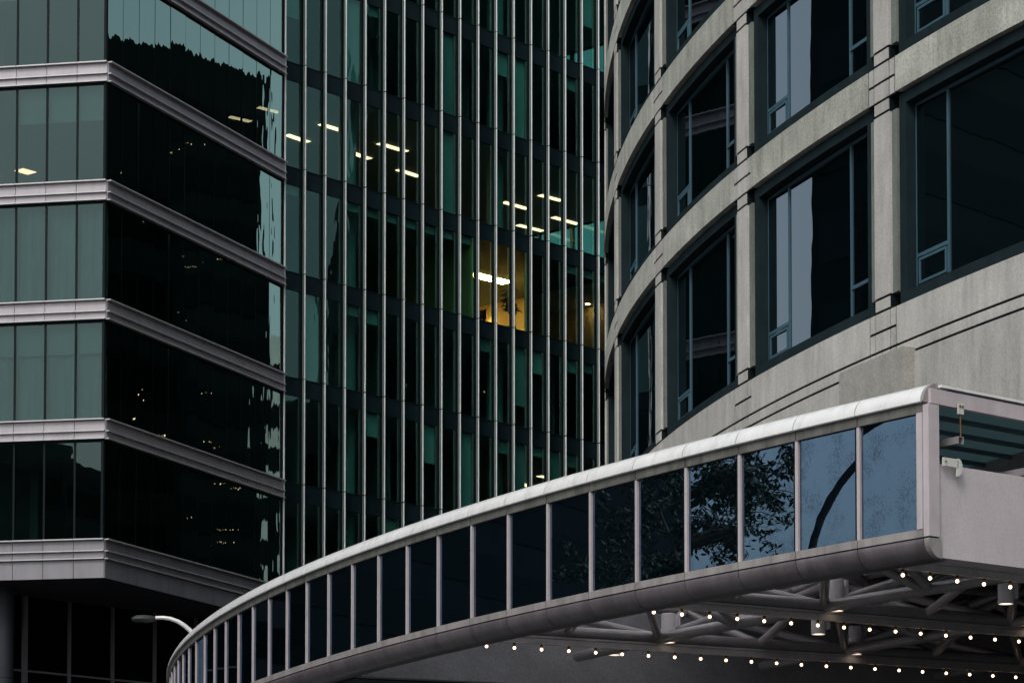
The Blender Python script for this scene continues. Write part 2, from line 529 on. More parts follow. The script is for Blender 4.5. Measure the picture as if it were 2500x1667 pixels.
# floors, ceilings, back walls (the plan is the wedge between the two faces)
def P2(v): return (v.x - LX, v.y - LY)
D_IN = 7.0
c0 = wl.w(0, 0.15); c1 = Vector((LX, LY, 0)) + (wl.dy * 0.15 + wr.dy * 0.15); c2 = wr.w(NR * PR, 0.15)
back = [wr.w(NR * PR, 9.0), wl.w(0, 22.0)]
for i, lev in enumerate(levels):
    z = lev + CH
    b = MB(); b.prism([P2(c0), P2(c1), P2(c2), P2(back[0]), P2(back[1])], z - 0.62, z - 0.05, 'carpet')
    ob('floor_slab', b.mesh('floor_slab'), left)
    b = MB(); b.prism([P2(c0), P2(c1), P2(c2), P2(back[0]), P2(back[1])], z - 0.70, z - 0.64, 'ceiling_tile')
    ob('ceiling', b.mesh('ceiling'), left)
    b = MB()
    q = [wl.w(0, 5.2), wl.w(NL * PL - 4.2, 5.2), wl.w(NL * PL - 4.2, 5.4), wl.w(0, 5.4)]
    b.prism([P2(p) for p in q], z - 0.05, z + GH + 0.1, 'room_wall')
    q = [wr.w(2.2, 5.5), wr.w(NR * PR, 5.5), wr.w(NR * PR, 5.7), wr.w(2.2, 5.7)]
    b.prism([P2(p) for p in q], z - 0.05, z + GH + 0.1, 'room_wall')
    ob('inner_wall', b.mesh('inner_wall'), left)
def curtain(seed):
    rnd = random.Random(seed); g = MB(); n = 26; vs = []
    for z in (0.03, GH - 0.02):
        ph = rnd.uniform(0, 6)
        for q in range(n + 1):
            x = 0.04 + (PL - 0.08) * q / n
            vs.append((x, 0.30 + 0.035 * math.sin(x * 19 + ph) + 0.03 * math.sin(x * 7 + ph * 2), z))
    g.add(vs, [(q, q + 1, n + 2 + q, n + 1 + q) for q in range(n)], 'curtain_sheer')
    return g.mesh('sheer_curtain', True)
for i, lev in enumerate(levels[:-1]):       # blinds and sheers behind the flat face
    drop = {3: 0.9, 4: 1.15, 6: 1.0}.get(i)
    for k in range(NL):
        if drop and not (i == 4 and k == NL - 4):
            wl.put('roller_blind', boxm('roller_blind', 0.05, PL - 0.05, 0.20, 0.215, GH - drop, GH, 'blind_fabric'), k * PL, lev + CH)
        if i in (5, 6) and k >= NL - VIS:
            wl.put('sheer_curtain', curtain(i * 20 + k), k * PL, lev + CH)
z_top = levels[0] + 4 + CH
b = MB(); b.prism([P2(c0), P2(c1), P2(c2), P2(back[0]), P2(back[1])], z_top - 0.7, z_top, 'panel_metal')
ob('roof_slab', b.mesh('roof_slab'), left)
b = MB(); b.prism([P2(c0), P2(wl.w(0, 0.3)), P2(wl.w(0, 22)), P2(back[1] + Vector((-0.3, 0, 0)))], levels[-1] + CH - 1.2, z_top, 'facade_dark')
b.prism([P2(wl.w(0, 22)), P2(wr.w(NR * PR, 9.0)), P2(wr.w(NR * PR, 9.3)), P2(wl.w(0, 22.3))], levels[-1] + CH - 1.2, z_top, 'facade_dark')
ob('rear_wall', b.mesh('rear_wall'), left)
# underside and recessed lobby
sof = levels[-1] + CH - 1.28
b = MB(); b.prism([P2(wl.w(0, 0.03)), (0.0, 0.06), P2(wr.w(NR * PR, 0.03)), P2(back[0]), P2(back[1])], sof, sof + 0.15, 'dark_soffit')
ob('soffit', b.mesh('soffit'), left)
b = MB(); b.prism([P2(wl.w(0, 12)), P2(wl.w(0, 22)), P2(wr.w(NR * PR, 9.0)), P2(wr.w(NR * PR, 5.0)), P2(wr.w(NR * PR, 5.0) - wr.dx * 0.3), P2(wr.w(NR * PR, 8.7) - wr.dx * 0.3), P2(wl.w(0.3, 21.7)), P2(wl.w(0.3, 12))], 0, sof, 'facade_dark')
ob('lobby_rear_wall', b.mesh('lobby_rear_wall'), left)
lob = at_depth(60, 1560, 99.0)
wb = Wall(lob.x, lob.y, math.pi / 2 - R_(41.7), left)
wb.put('lobby_glass', boxm('lobby_glass', -9.0, 12.0, 0.06, 0.1, 0.0, sof, 'glass_lobby'))
for k in range(-4, 7):
    wdt = 0.085 if k == 0 else 0.032
    wb.put('lobby_mullion', boxm('lobby_mullion', -wdt, wdt, -0.08, 0.06, 0, sof, 'lobby_metal'), k * 1.98)
for h in (2.6, 5.2, 7.8, 10.62):
    for k in range(-4, 6):
        wb.put('lobby_transom', boxm('lobby_transom', 0.04, 1.94, -0.04, 0.06, -0.03, 0.03, 'lobby_metal'), k * 1.98, h + CH)
col_p = at_depth(8, 1600, 96.5)
b = MB(); b.lathe([(0.0, 0), (0.36, 0), (0.36, 10.05 + CH), (0.34, 10.06 + CH), (0.34, 10.09 + CH), (0.355, 10.10 + CH), (0.355, sof), (0, sof)], 'dark_soffit', 24)
ob('column', b.mesh('column', True), left, (col_p.x - LX, col_p.y - LY, 0))
b = MB(); b.lathe([(0.0, 0), (0.36, 0), (0.36, sof), (0, sof)], 'concrete_grey', 24)
ob('column', b.mesh('column', True), left, P2(wr.w(NR * PR - 0.8, 0.9)) + (0,))
ob('column', b.mesh('column', True), left, P2(wl.w(6, 1.2)) + (0,))

# ================================================================== MIDDLE CURTAIN-WALL TOWER
MX, MY, MA, MS = -8.5464, 106.3668, 0.7276, 1.082
ROW0 = 34.526
mid = thing('curtain_wall_tower', 'tall dark teal curtain wall tower ribbed with bright vertical metal fins', 'building', (MX, MY, 0))
FIN_OUT = 0.16                              # the fitted line is that of the bright fin bars
wm = Wall(MX - FIN_OUT * math.cos(MA), MY + FIN_OUT * math.sin(MA), math.pi / 2 - MA, mid)
NC = 22                                     # columns of glass
NV = 18                                     # columns the frame shows
rows = [ROW0 + 4 * k for k in range(2, -6, -1)]      # tops of the spandrels = sills of the glass above
fb = MB()
fb.box(-0.040, 0.040, -0.03, 0.08, 0.0, 4.0, 'black_frame')
fb.box(-0.020, 0.020, -0.105, -0.055, 0.022, 3.978, 'fin_metal_dull')
fb.box(-0.009, 0.009, -0.13, -0.02, 0.022, 3.978, 'black_frame')
fb.tube([(0, -0.16, 0.022), (0, -0.16, 3.978)], 0.029, 'fin_metal', 10)
fin = fb.mesh('fin', True)
GV = 4 - 0.69
pm = boxm('window_pane', 0.05, MS - 0.05, 0.0, 0.02, 0.02, GV, 'glass_teal')
sp = boxm('spandrel_panel', 0.05, MS - 0.05, -0.005, 0.03, -0.66, -0.03, 'spandrel_navy')
tr = boxm('transom', 0.05, MS - 0.05, -0.02, 0.08, -0.03, 0.02, 'black_frame')
tr2 = boxm('transom', 0.05, MS - 0.05, -0.02, 0.08, -0.69, -0.66, 'black_frame')
for r in rows:
    z = r + CH
    for k in range(NC + 1):
        if k <= NV + 1:
            wm.put('fin', fin, k * MS, z)
    e0 = wr.w(NR * PR + 0.045, -0.02) - Vector((MX, MY, 0))     # the first bar stands against the end of the office block
    eb = MB(); eb.tube([(0, 0, 0.022), (0, 0, 3.978)], 0.036, 'fin_metal', 10)
    ob('fin', eb.mesh('fin', True), mid, (e0.x, e0.y, z))
    for k in range(NV + 1):
        wm.put('window_pane', pm, k * MS, z, jit=0.0016)
        wm.put('spandrel_panel', sp, k * MS, z, jit=0.001)
        wm.put('transom', tr, k * MS, z)
        wm.put('head_transom', tr2, k * MS, z)
    wm.put('window_pane', boxm('window_pane', 0.0, (NC - NV - 1) * MS, 0.0, 0.02, -0.69, GV, 'glass_far'), (NV + 1) * MS, z)
zb = rows[-1] + CH
wm.put('base_glass', boxm('base_glass', 0, NC * MS, 0.0, 0.05, 0, zb - 0.69, 'glass_lobby'))
for r in rows + [rows[0] + 4]:
    z = r + CH
    wm.put('floor_slab', boxm('floor_slab', -3.5, NC * MS, 0.10, 12.0, -0.50, -0.02, 'carpet'), 0, z)
    wm.put('ceiling', boxm('ceiling', -3.5, NC * MS, 0.10, 12.0, -0.58, -0.52, 'ceiling_tile'), 0, z)
wm.put('inner_wall', boxm('inner_wall', -3.5, NC * MS, 11.6, 12.0, zb - 4, rows[0] + 4 + CH, 'room_wall'))
wm.put('inner_wall', boxm('inner_wall', -3.9, -3.5, 3.0, 12.0, zb - 4, rows[0] + 4 + CH, 'facade_dark'))
for r in rows + [rows[-1] - 4]:
    z = r + CH
    if any(abs(r - (ROW0 + q)) < 0.1 for q in (4, -4, -8)):
        for q in range(6):
            wm.put('end_window', boxm('end_window', NC * MS, NC * MS + 0.03, q * 2 + 0.08, q * 2 + 1.92, -0.02, GV + 0.1, 'glass_teal'), 0, z)
            wm.put('end_mullion', boxm('end_mullion', NC * MS, NC * MS + 0.15, q * 2 - 0.08, q * 2 + 0.08, -0.02, GV + 0.1, 'room_wall'), 0, z)
        wm.put('end_wall', boxm('end_wall', NC * MS, NC * MS + 0.3, 0.0, 12.0, GV + 0.1, 4.0, 'facade_dark'), 0, z)
    else:
        wm.put('end_wall', boxm('end_wall', NC * MS, NC * MS + 0.3, 0.0, 12.0, 0, 4.0, 'facade_dark'), 0, z)
wm.put('end_wall', boxm('end_wall', NC * MS, NC * MS + 0.3, 0.0, 12.0, 0, rows[-1] - 4 + CH, 'facade_dark'))
zz = rows[0] + 4 + CH
wm.put('roof_slab', boxm('roof_slab', -3.5, NC * MS, 0.0, 12.0, zz, zz + 0.5, 'facade_dark'))
for r in rows[1:]:                           # office partitions and columns behind the glass
    z = r + CH
    for s in range(2 + random.randint(0, 1), NV, 5):
        if abs(r - (ROW0 - 4)) < .1 or (abs(r - (ROW0 - 8)) < .1 and 5 < s < 16): continue
        wm.put('partition', boxm('partition', 0, 0.12, 2.6, 11.6, 0, GV + 0.1, 'room_wall'), s * MS + random.uniform(-.4, .4), z)
    for s in (4.5, 12.5):
        if abs(r - (ROW0 - 8)) < .1 and s == 12.5: continue
        b = MB(); b.lathe([(0, 0), (0.35, 0), (0.35, GV + 0.1), (0, GV + 0.1)], 'room_wall', 16)
        wm.put('column', b.mesh('column', True), s * MS, z, 1.4)
# the warm lit room on the storey above row 26.5
RW = ROW0 - 8
zr = RW + CH
for r in rows:
    for k in range(NV + 1):
        if (abs(r - (ROW0 - 8)) < .1 and 9 < k < 15) or (abs(r - (ROW0 - 4)) < .1 and k not in (8, 9)): continue
        if random.random() < (0.45 if k > 5 else 0.2) or (abs(r - (ROW0 - 8)) < .1 and 2 < k < 9):
            dr = random.choice((0.35, 0.5, 0.9, 1.5, 2.4, 3.25))
            if abs(r - (ROW0 - 8)) < .1: dr = 0.3
            wm.put('roller_blind', boxm('roller_blind', 0.07, MS - 0.07, 0.16, 0.17, GV - dr, GV, 'tower_blind'), k * MS, r + CH)
XR = 20.0                                    # far side wall of the lit room
for (x0, x1, y0, y1) in ((9.90 * MS, 9.98 * MS, 0.1, 8.5), (9.98 * MS, XR, 8.4, 8.55), (XR, XR + 0.12, 4.6, 8.55)):
    wm.put('warm_room_wall', boxm('warm_room_wall', x0, x1, y0, y1, 0, GV + 0.1, 'warm_wall'), 0, zr)
wm.put('dark_ceiling', boxm('dark_ceiling', 9.98 * MS, XR, 0.12, 8.4, GV + 0.08, GV + 0.10, 'carpet'), 0, zr)
b = MB(); b.prism([(13.05 * MS, 0.10), (XR + 0.12, 5.15), (XR + 0.02, 5.25), (13.05 * MS - 0.1, 0.2)], 0, GV + 0.1, 'warm_wall')
wm.put('warm_room_wall', b.mesh('warm_room_wall'), 0, zr)

def room_z(row): return row + 4 - 0.58       # ceiling level above a row (relative to the camera)
def ceiling_light(u0, v0, u1, v1, row, width, label, mat='tube_light', hoff=0.0):
    h = room_z(row) - 0.03 - hoff
    a = on_height(u0, v0, h); c = on_height(u1, v1, h)
    d = c - a; ln = d.length; ang = math.atan2(d.y, d.x)
    t = thing('ceiling_light', label, 'ceiling light', (a.x, a.y, a.z - 0.0), ang, 'lit ceiling lights seen through the office glass')
    ob('housing', boxm('housing', -0.02, ln + 0.02, -width / 2 - 0.02, width / 2 + 0.02, 0.0, 0.06, 'can_paint'), t)
    ob('diffuser', boxm('diffuser', 0, ln, -width / 2, width / 2, -0.02, 0.0, mat), t)
    return t
LT = 'lit strip light behind the fins '
R1 = ROW0 - 4
for a, txt in [((700, 329, 752, 347), 'beside the office block, lower of two'), ((782, 303, 851, 324), 'beyond the sky mirroring panes'),
               ((849, 369, 902, 388), 'just below the long bright strip'), ((925, 350, 992, 370), 'in the fourth pair of lit bays'),
               ((972, 414, 1023, 431), 'lowest of the slanting row'), ((1229, 493, 1288, 510), 'in the group of four, nearest the potted plant'),
               ((1318, 476, 1371, 490), 'in the group of four, topmost'), ((1350, 530, 1411, 547), 'in the group of four, near the concrete drum'),
               ((1264, 549, 1325, 564), 'in the group of four, lowest')]:
    ceiling_light(*a, R1, 0.30, LT + txt)
ceiling_light(1258, 1174, 1292, 1187, ROW0 - 16, 0.3, 'lit strip light low in the tower just above the canopy roof')
ceiling_light(1316, 1161, 1370, 1172, ROW0 - 16, 0.3, 'lit strip light above the canopy roof nearer the concrete drum')
# lights inside the office block
def block_light(u0, v0, u1, v1, lev, width, label, drop=0.0):
    h = lev + 4 - 0.76 - drop
    a = on_height(u0, v0, h); c = on_height(u1, v1, h)
    d = c - a
    t = thing('ceiling_light', label, 'ceiling light', tuple(a), math.atan2(d.y, d.x), 'lit ceiling lights seen through the office glass')
    ob('housing', boxm('housing', -0.02, d.length + 0.02, -width / 2 - 0.02, width / 2 + 0.02, 0.0, 0.06, 'can_paint'), t)
    ob('diffuser', boxm('diffuser', 0, d.length, -width / 2, width / 2, -0.02, 0.0, 'tube_light'), t)
    if drop:
        for x in (0.05, d.length - 0.05):
            m = MB(); m.tube([(x, 0, 0.05), (x, 0, drop + 0.08)], 0.008, 'black_frame', 6); ob('suspension_rod', m.mesh('suspension_rod', True), t)
block_light(46, 414, 78, 423, TOP - 4, 0.45, 'single bright spot hung as a panel light in the flat glass face of the office block', 2.0)  # bright spot in the glass, built as a made-up hanging lamp
block_light(631, 262, 681, 275, TOP, 0.25, 'lit strip light at the end of the office block beside the fins')
block_light(560, 285, 612, 297, TOP, 0.25, 'short lit strip light inside the dark side of the office block')

# warm room: cove fitting, downlight, wall lamp, chair, plant
hc = room_z(RW) - 0.03
a = on_height(1150, 668, hc); c = on_height(1238, 690, hc)
t = thing('cove_light', 'glowing yellow ceiling cove in the warm lit office room', 'ceiling light', tuple(a), math.atan2((c - a).y, (c - a).x))
ln = (c - a).length
ob('housing', boxm('housing', -0.05, ln + 0.05, -0.35, 0.35, 0.0, 0.06, 'can_paint'), t)
ob('diffuser', boxm('diffuser', 0, ln, -0.3, 0.3, -0.03, 0.0, 'cove_light'), t)
def downlight(u, v, h, label):
    p = on_height(u, v, h)
    t = thing('downlight', label, 'downlight', tuple(p), 0, 'small round downlights in the tower')
    b = MB(); b.lathe([(0.10, 0.0), (0.13, 0.0), (0.13, 0.05), (0.0, 0.05)], 'can_paint', 14); ob('trim', b.mesh('trim', True), t)
    b = MB(); b.lathe([(0.0, -0.02), (0.10, -0.01), (0.10, 0.02), (0, 0.02)], 'spot_light', 14); ob('bulb', b.mesh('bulb', True), t)
downlight(1274, 690, hc + 0.02, 'small round downlight above the potted plant')
downlight(1435, 742, hc + 0.02, 'small warm downlight beside the edge of the concrete drum')
wm.put('warm_bulkhead', boxm('warm_bulkhead', NC * MS - 0.5, NC * MS - 0.35, 2.5, 9.0, 1.3, GV + 0.1, 'warm_wall'), 0, zr)
p = wm.w(XR - 0.02, 7.45, zr + 2.35)
t = thing('wall_lamp', 'amber wall lamp glowing on the lit room wall above the chair', 'wall lamp', tuple(p), wm.a - math.pi / 2)
ob('back_plate', boxm('back_plate', -0.08, 0.08, 0.0, 0.05, -0.25, 0.25, 'brass'), t)
b = MB(); b.lathe([(0.0, -0.2), (0.06, -0.2), (0.10, 0.2), (0.0, 0.2)], 'sconce_glow', 12, (0, -0.1))
ob('shade', b.mesh('shade', True), t)
p = wm.w(12.35, 1.2, zr - 0.02)
t = thing('office_chair', 'black round backed office chair against the glowing room', 'chair', tuple(p), wm.a + R_(200))
b = MB()
for k in range(5):
    an = 2 * math.pi * k / 5
    b.tube([(0, 0, 0.10), (0.28 * math.cos(an), 0.28 * math.sin(an), 0.06)], 0.025, 'chair_black', 6)
ob('base', b.mesh('base', True), t)
b = MB(); b.tube([(0, 0, 0.1), (0, 0, 0.42)], 0.03, 'chair_black', 8); ob('stem', b.mesh('stem', True), t)
b = MB(); b.lathe([(0, 0.42), (0.25, 0.42), (0.28, 0.46), (0.26, 0.50), (0, 0.51)], 'chair_black', 18); ob('seat', b.mesh('seat', True), t)
b = MB()
prof = [(0.0, 0.50), (0.03, 0.50), (0.03, 0.86), (0.015, 0.90), (0.0, 0.86)]
b.polar(0.26, prof, R_(-75), R_(75), 14, 'chair_black'); ob('backrest', b.mesh('backrest', True), t)
p = wm.w(14.1, 1.0, zr - 0.02)
t = thing('potted_plant', 'tall leafy potted plant dark against the warm lit room', 'plant', tuple(p))
b = MB(); b.lathe([(0, 0), (0.17, 0), (0.22, 0.42), (0.20, 0.42), (0.18, 0.36), (0, 0.36)], 'pot_clay', 16); ob('pot', b.mesh('pot', True), t)
b = MB(); stems = []
for k in range(5):
    an = k * 1.3; top = Vector((0.28 * math.cos(an), 0.28 * math.sin(an), 1.2 + 0.22 * k))
    m = Vector((0.06 * math.cos(an), 0.06 * math.sin(an), 0.9))
    b.tube([(0, 0, 0.36), m, top], 0.016, 'bark', 6); stems.append((m, top))
ob('stem', b.mesh('stem', True), t)
b = MB()
for m, top in stems:
    for j in range(20):
        q = m.lerp(top, random.uniform(0.15, 1.05))
        an = random.uniform(0, 6.28); ln = random.uniform(0.16, 0.34)
        d = Vector((math.cos(an), math.sin(an), random.uniform(-0.5, 0.35))).normalized()
        s = d.cross(Vector((0, 0, 1))).normalized() * ln * 0.24
        mid_p = q + d * ln * 0.5 + Vector((0, 0, 0.02))
        b.add([q, mid_p + s, q + d * ln - Vector((0, 0, 0.05)), mid_p - s], [(0, 1, 2, 3)], 'leaf_dark')
ob('foliage', b.mesh('foliage'), t)

# ================================================================== CURVED CONCRETE BUILDING
BX, BY, BR = 70.8169, 77.2129, 68.2589
A0, DA = 0.3679, 0.1008                    # right edge of pier k lies at A0 - DA*k
L1, L0, ST = 12.4568, 17.1568, 3.84
drum = thing('concrete_drum_building', 'curved concrete office building with deep set dark windows between pale piers', 'building', (BX, BY, 0))
def A(m): return m / BR                    # metres along the facade -> angle
NODE = 1.03
tops = [L1, L0] + [L0 + ST * k for k in range(1, 8)]      # tops of the spandrels, upward
KV = range(-1, 6)                           # piers to build in full
G = 0.025                                   # half joint
def drum_put(name, me, a): return ob(name, me, drum, (0, 0, 0), a)
pier_w = (0.215, 0.815)                     # from the node's right edge: strip | pier | strip
BAYA = A(BR * DA - NODE)
LITES = {}
def window(k, lo, hi, cut=False):
    """window in the bay to the right of pier k, between levels lo and hi (top of the lower spandrel, underside of the upper)"""
    a0 = A0 - DA * k
    z0, z1 = lo + CH, hi + CH
    key = round(hi - lo, 3)
    if key not in LITES:
        W = BR * BAYA; H = hi - lo; s = 0.25; d0 = 0.10; d1 = 0.32
        me = {}
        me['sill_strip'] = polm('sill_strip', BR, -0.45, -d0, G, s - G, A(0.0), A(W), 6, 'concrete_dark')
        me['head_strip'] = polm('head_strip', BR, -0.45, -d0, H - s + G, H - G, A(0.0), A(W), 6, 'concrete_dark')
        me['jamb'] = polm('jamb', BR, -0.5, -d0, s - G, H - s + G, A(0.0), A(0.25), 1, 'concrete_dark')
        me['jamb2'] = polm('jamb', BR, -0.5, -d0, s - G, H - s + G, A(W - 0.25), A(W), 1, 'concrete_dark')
        x0, x1 = 0.25, W - 0.25; f = 0.045; sl = 1.12
        fr = MB()
        for (p0, p1, q0, q1) in [(x0, x0 + f, s, H - s), (x1 - f, x1, s, H - s), (x0, x1, s - 0.01, s + f), (x0, x1, H - s - f, H - s + 0.01)]:
            fr.polar(BR, [(-d1 - 0.10, q0), (-d1 + 0.02, q0), (-d1 + 0.02, q1), (-d1 - 0.10, q1)], A(p0), A(p1), 1 if p1 - p0 < 1 else 6, 'blue_frame')
        me['frame'] = fr.mesh('frame')
        me['mull1'] = polm('mullion', BR, -d1 - 0.10, -d1 + 0.012, s + f, H - s - f, A(x0 + sl), A(x0 + sl + 0.055), 1, 'blue_frame')
        me['mull2'] = polm('mullion', BR, -d1 - 0.10, -d1 + 0.012, s + f, H - s - f, A(x1 - sl - 0.055), A(x1 - sl), 1, 'blue_frame')
        tz = s + 0.60
        me['tran1'] = polm('transom', BR, -d1 - 0.10, -d1 + 0.012, tz, tz + 0.07, A(x0 + f), A(x0 + sl), 1, 'blue_frame')
        me['tran2'] = polm('transom', BR, -d1 - 0.10, -d1 + 0.012, tz, tz + 0.07, A(x1 - sl), A(x1 - f), 1, 'blue_frame')
        def pane(p0, p1, q0, q1):          # all lights of one window lie in one flat plane
            e0, e1 = [Vector((-(BR - d1) * math.cos(A(t)), -(BR - d1) * math.sin(A(t)), 0)) for t in (x0, x1)]
            dd = (e1 - e0) / (x1 - x0); nn = Vector((dd.y, -dd.x, 0)).normalized()
            g = MB(); vs = []
            for z in (q0, q1):
                for t, o in ((p0, 0.0), (p1, 0.0), (p1, 0.02), (p0, 0.02)):
                    q = e0 + dd * (t - x0) + nn * o
                    vs.append((q.x, q.y, z))
            g.add(vs, [(0, 3, 2, 1), (4, 5, 6, 7), (0, 1, 5, 4), (1, 2, 6, 5), (2, 3, 7, 6), (3, 0, 4, 7)], 'glass_black')
            return g.mesh('pane')
        e = 0.004
        me['p1'] = pane(x0 + f - e, x0 + sl + e, tz + 0.08, H - s - f + e)
        me['p2'] = pane(x0 + sl + 0.05, x1 - sl - 0.05, s + f - e, H - s - f + e)
        me['p3'] = pane(x1 - sl - e, x1 - f + e, tz + 0.08, H - s - f + e)
        me['p4'] = pane(x0 + f - e, x0 + sl + e, s + f - e, tz + e)
        me['p5'] = pane(x1 - sl - e, x1 - f + e, s + f - e, tz + e)
        hf = MB()
        for (p0, p1, q0, q1) in [(x0 + 0.10, x0 + 0.15, s + 0.09, tz - 0.03), (x0 + sl - 0.07, x0 + sl - 0.02, s + 0.09, tz - 0.03), (x0 + 0.10, x0 + sl - 0.02, s + 0.09, s + 0.14), (x0 + 0.10, x0 + sl - 0.02, tz - 0.08, tz - 0.03)]:
            hf.polar(BR, [(-d1 - 0.02, q0), (-d1 + 0.03, q0), (-d1 + 0.03, q1), (-d1 - 0.02, q1)], A(p0), A(p1), 1, 'blue_frame')
        me['hopper'] = hf.mesh('hopper_frame')
        LITES[key] = me
    me = LITES[key]
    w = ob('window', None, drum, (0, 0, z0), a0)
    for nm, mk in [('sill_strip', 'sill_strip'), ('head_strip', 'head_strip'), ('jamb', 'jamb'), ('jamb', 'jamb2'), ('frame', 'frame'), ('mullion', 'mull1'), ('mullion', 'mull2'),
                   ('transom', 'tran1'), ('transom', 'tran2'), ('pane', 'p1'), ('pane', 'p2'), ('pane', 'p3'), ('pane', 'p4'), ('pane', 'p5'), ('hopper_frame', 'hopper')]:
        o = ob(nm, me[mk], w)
SPH = 0.715
W_ = BR * BAYA
sp_me = polm('spandrel', BR, -0.5, 0.0, -SPH + G, -G, A(G), A(W_ - G), 8, 'concrete')
zone = [(0.25, 0.0, 'pier'), (0.0, -0.3575, 'all'), (-0.3575, -SPH, 'all'), (-SPH, -SPH - 0.25, 'pier')]
node_me = []
for (t_, b_, kind) in zone:
    node_me.append(('pier_block', polm('pier_block', BR, -0.5, 0.0, b_ + G, t_ - G, -A(pier_w[1]) + A(G * .9), -A(pier_w[0]) - A(G * .9), 1, 'concrete_pier')))
    for (s0, s1) in ((0.0, pier_w[0]), (pier_w[1], NODE)):
        if kind == 'all':
            node_me.append(('pier_block', polm('pier_block', BR, -0.5, -0.004, b_ + G, t_ - G, -A(s1) + A(G * .9), -A(s0) - A(G), 1, 'concrete_pier')))
jb = MB()
jb.polar(BR, [(-0.45, -SPH), (-0.02, -SPH), (-0.02, 0.0), (-0.45, 0.0)], -A(NODE + 0.03), A(0.03), 1, 'black_frame')
jb.polar(BR, [(-0.45, -SPH - 0.27), (-0.02, -SPH - 0.27), (-0.02, -SPH), (-0.45, -SPH)], -A(pier_w[1] - 0.01), -A(pier_w[0] + 0.01), 1, 'black_frame')
jb.polar(BR, [(-0.45, 0.0), (-0.02, 0.0), (-0.02, 0.27), (-0.45, 0.27)], -A(pier_w[1] - 0.01), -A(pier_w[0] + 0.01), 1, 'black_frame')
jb.polar(BR, [(-0.45, -SPH - 0.25), (-0.22, -SPH - 0.25), (-0.22, 0.25), (-0.45, 0.25)], -A(NODE), 0, 1, 'black_frame')
jb_me = jb.mesh('joint_backing')
jw = MB()
jw.polar(BR, [(-0.45, -1.0), (-0.02, -1.0), (-0.02, 0.0), (-0.45, 0.0)], -A(NODE + 0.03), A(0.03), 1, 'black_frame')
jw.polar(BR, [(-0.45, -1.03), (-0.03, -1.03), (-0.03, -0.7), (-0.45, -0.7)], A(0.03), A(W_ - 0.03), 6, 'black_frame')
jw.polar(BR, [(-0.45, 0.0), (-0.02, 0.0), (-0.02, 0.27), (-0.45, 0.27)], -A(pier_w[1] - 0.01), -A(pier_w[0] + 0.01), 1, 'black_frame')
jw_me = jw.mesh('joint_backing')
def shaft(k, lo, hi):
    a0 = A0 - DA * k
    z0, z1 = lo + 0.25 + CH, hi - 0.25 + CH
    drum_put('pier', polm('pier', BR, -0.5, 0.0, z0 + G, z1 - G, -A(pier_w[1]), -A(pier_w[0]), 1, 'concrete_pier'), a0)
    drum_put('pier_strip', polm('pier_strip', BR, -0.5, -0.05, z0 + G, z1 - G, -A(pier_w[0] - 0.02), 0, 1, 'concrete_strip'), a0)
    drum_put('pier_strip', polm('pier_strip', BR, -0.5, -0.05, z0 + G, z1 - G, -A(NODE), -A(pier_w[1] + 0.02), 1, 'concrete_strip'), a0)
core_r = -0.20
VT = 5                                      # storeys above the first built in full
for k in KV:
    a0 = A0 - DA * k
    for i in range(VT + 1):
        t_ = tops[i]
        if i > 0:
            drum_put('spandrel', sp_me, a0).location.z = t_ + CH
            drum_put('joint_backing', jb_me, a0).location.z = t_ + CH
            if k < 0:
                drum_put('pier_block', polm('pier_block', BR, -0.5, 0.0, -SPH - 0.25 + G, 0.25 - G, -A(NODE), 0, 1, 'concrete_pier'), a0).location.z = t_ + CH
            for nm, me in (node_me if k >= 0 else []):
                drum_put(nm, me, a0).location.z = t_ + CH
        if i < VT:
            lo, hi = t_, tops[i + 1] - SPH
            window(k, lo, hi)
            shaft(k, lo, hi)
    drum_put('joint_backing', jw_me, a0).location.z = L1 + CH
    # base storey: grooved wall below the first windows
    drum_put('wall_panel', polm('wall_panel', BR, -0.5, 0.0, L1 - 0.75 + G + CH, L1 - G + CH, A(G), A(W_ - G), 8, 'concrete_pier'), a0)
    drum_put('wall_panel', polm('wall_panel', BR, -0.5, 0.0, L1 - 0.985 + G + CH, L1 - 0.75 - G + CH, A(G), A(W_ - G), 8, 'concrete_pier'), a0)
    for (t_, b_, allx) in ((0.25, 0.0, 0), (0.0, -0.375, 1), (-0.375, -0.75, 1), (-0.75, -0.985, 1)):
        for (s0, s1) in ((pier_w[0], pier_w[1]),) + (((0.0, pier_w[0]), (pier_w[1], NODE)) if allx else ()):
            drum_put('pier_block', polm('pier_block', BR, -0.5, 0.0, L1 + b_ + G + CH, L1 + t_ - G + CH, -A(s1) + A(G * .9), -A(s0) - A(G * .9), 1, 'concrete_pier'), a0)
    drum_put('lower_wall', polm('lower_wall', BR, -0.5, 0.0, 8.6 + CH, L1 - 0.985 - G + CH, A(-NODE), A(W_), 8, 'concrete_pier'), a0)
a_hi = A0 + DA * 2; a_lo = A0 - DA * 6
b = MB(); b.polar(BR, [(-0.9, 8.6 + CH), (-0.46, 8.6 + CH), (-0.46, tops[VT] + CH), (-0.9, tops[VT] + CH)], a_lo + DA * 0.98, a_hi - DA * 0.1, 60, 'dark_soffit')
drum_put('core_wall', b.mesh('core_wall'), 0)
b = MB(); b.polar(BR, [(-9.5, 0), (-9.0, 0), (-9.0, 8.45 + CH), (-9.5, 8.45 + CH)], a_lo - 0.9, a_hi, 60, 'facade_dark')
drum_put('ground_floor_wall', b.mesh('ground_floor_wall'), 0)
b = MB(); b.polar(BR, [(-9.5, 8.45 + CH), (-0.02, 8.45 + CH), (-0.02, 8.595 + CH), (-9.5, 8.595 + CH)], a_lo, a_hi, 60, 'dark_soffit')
drum_put('soffit', b.mesh('soffit'), 0)
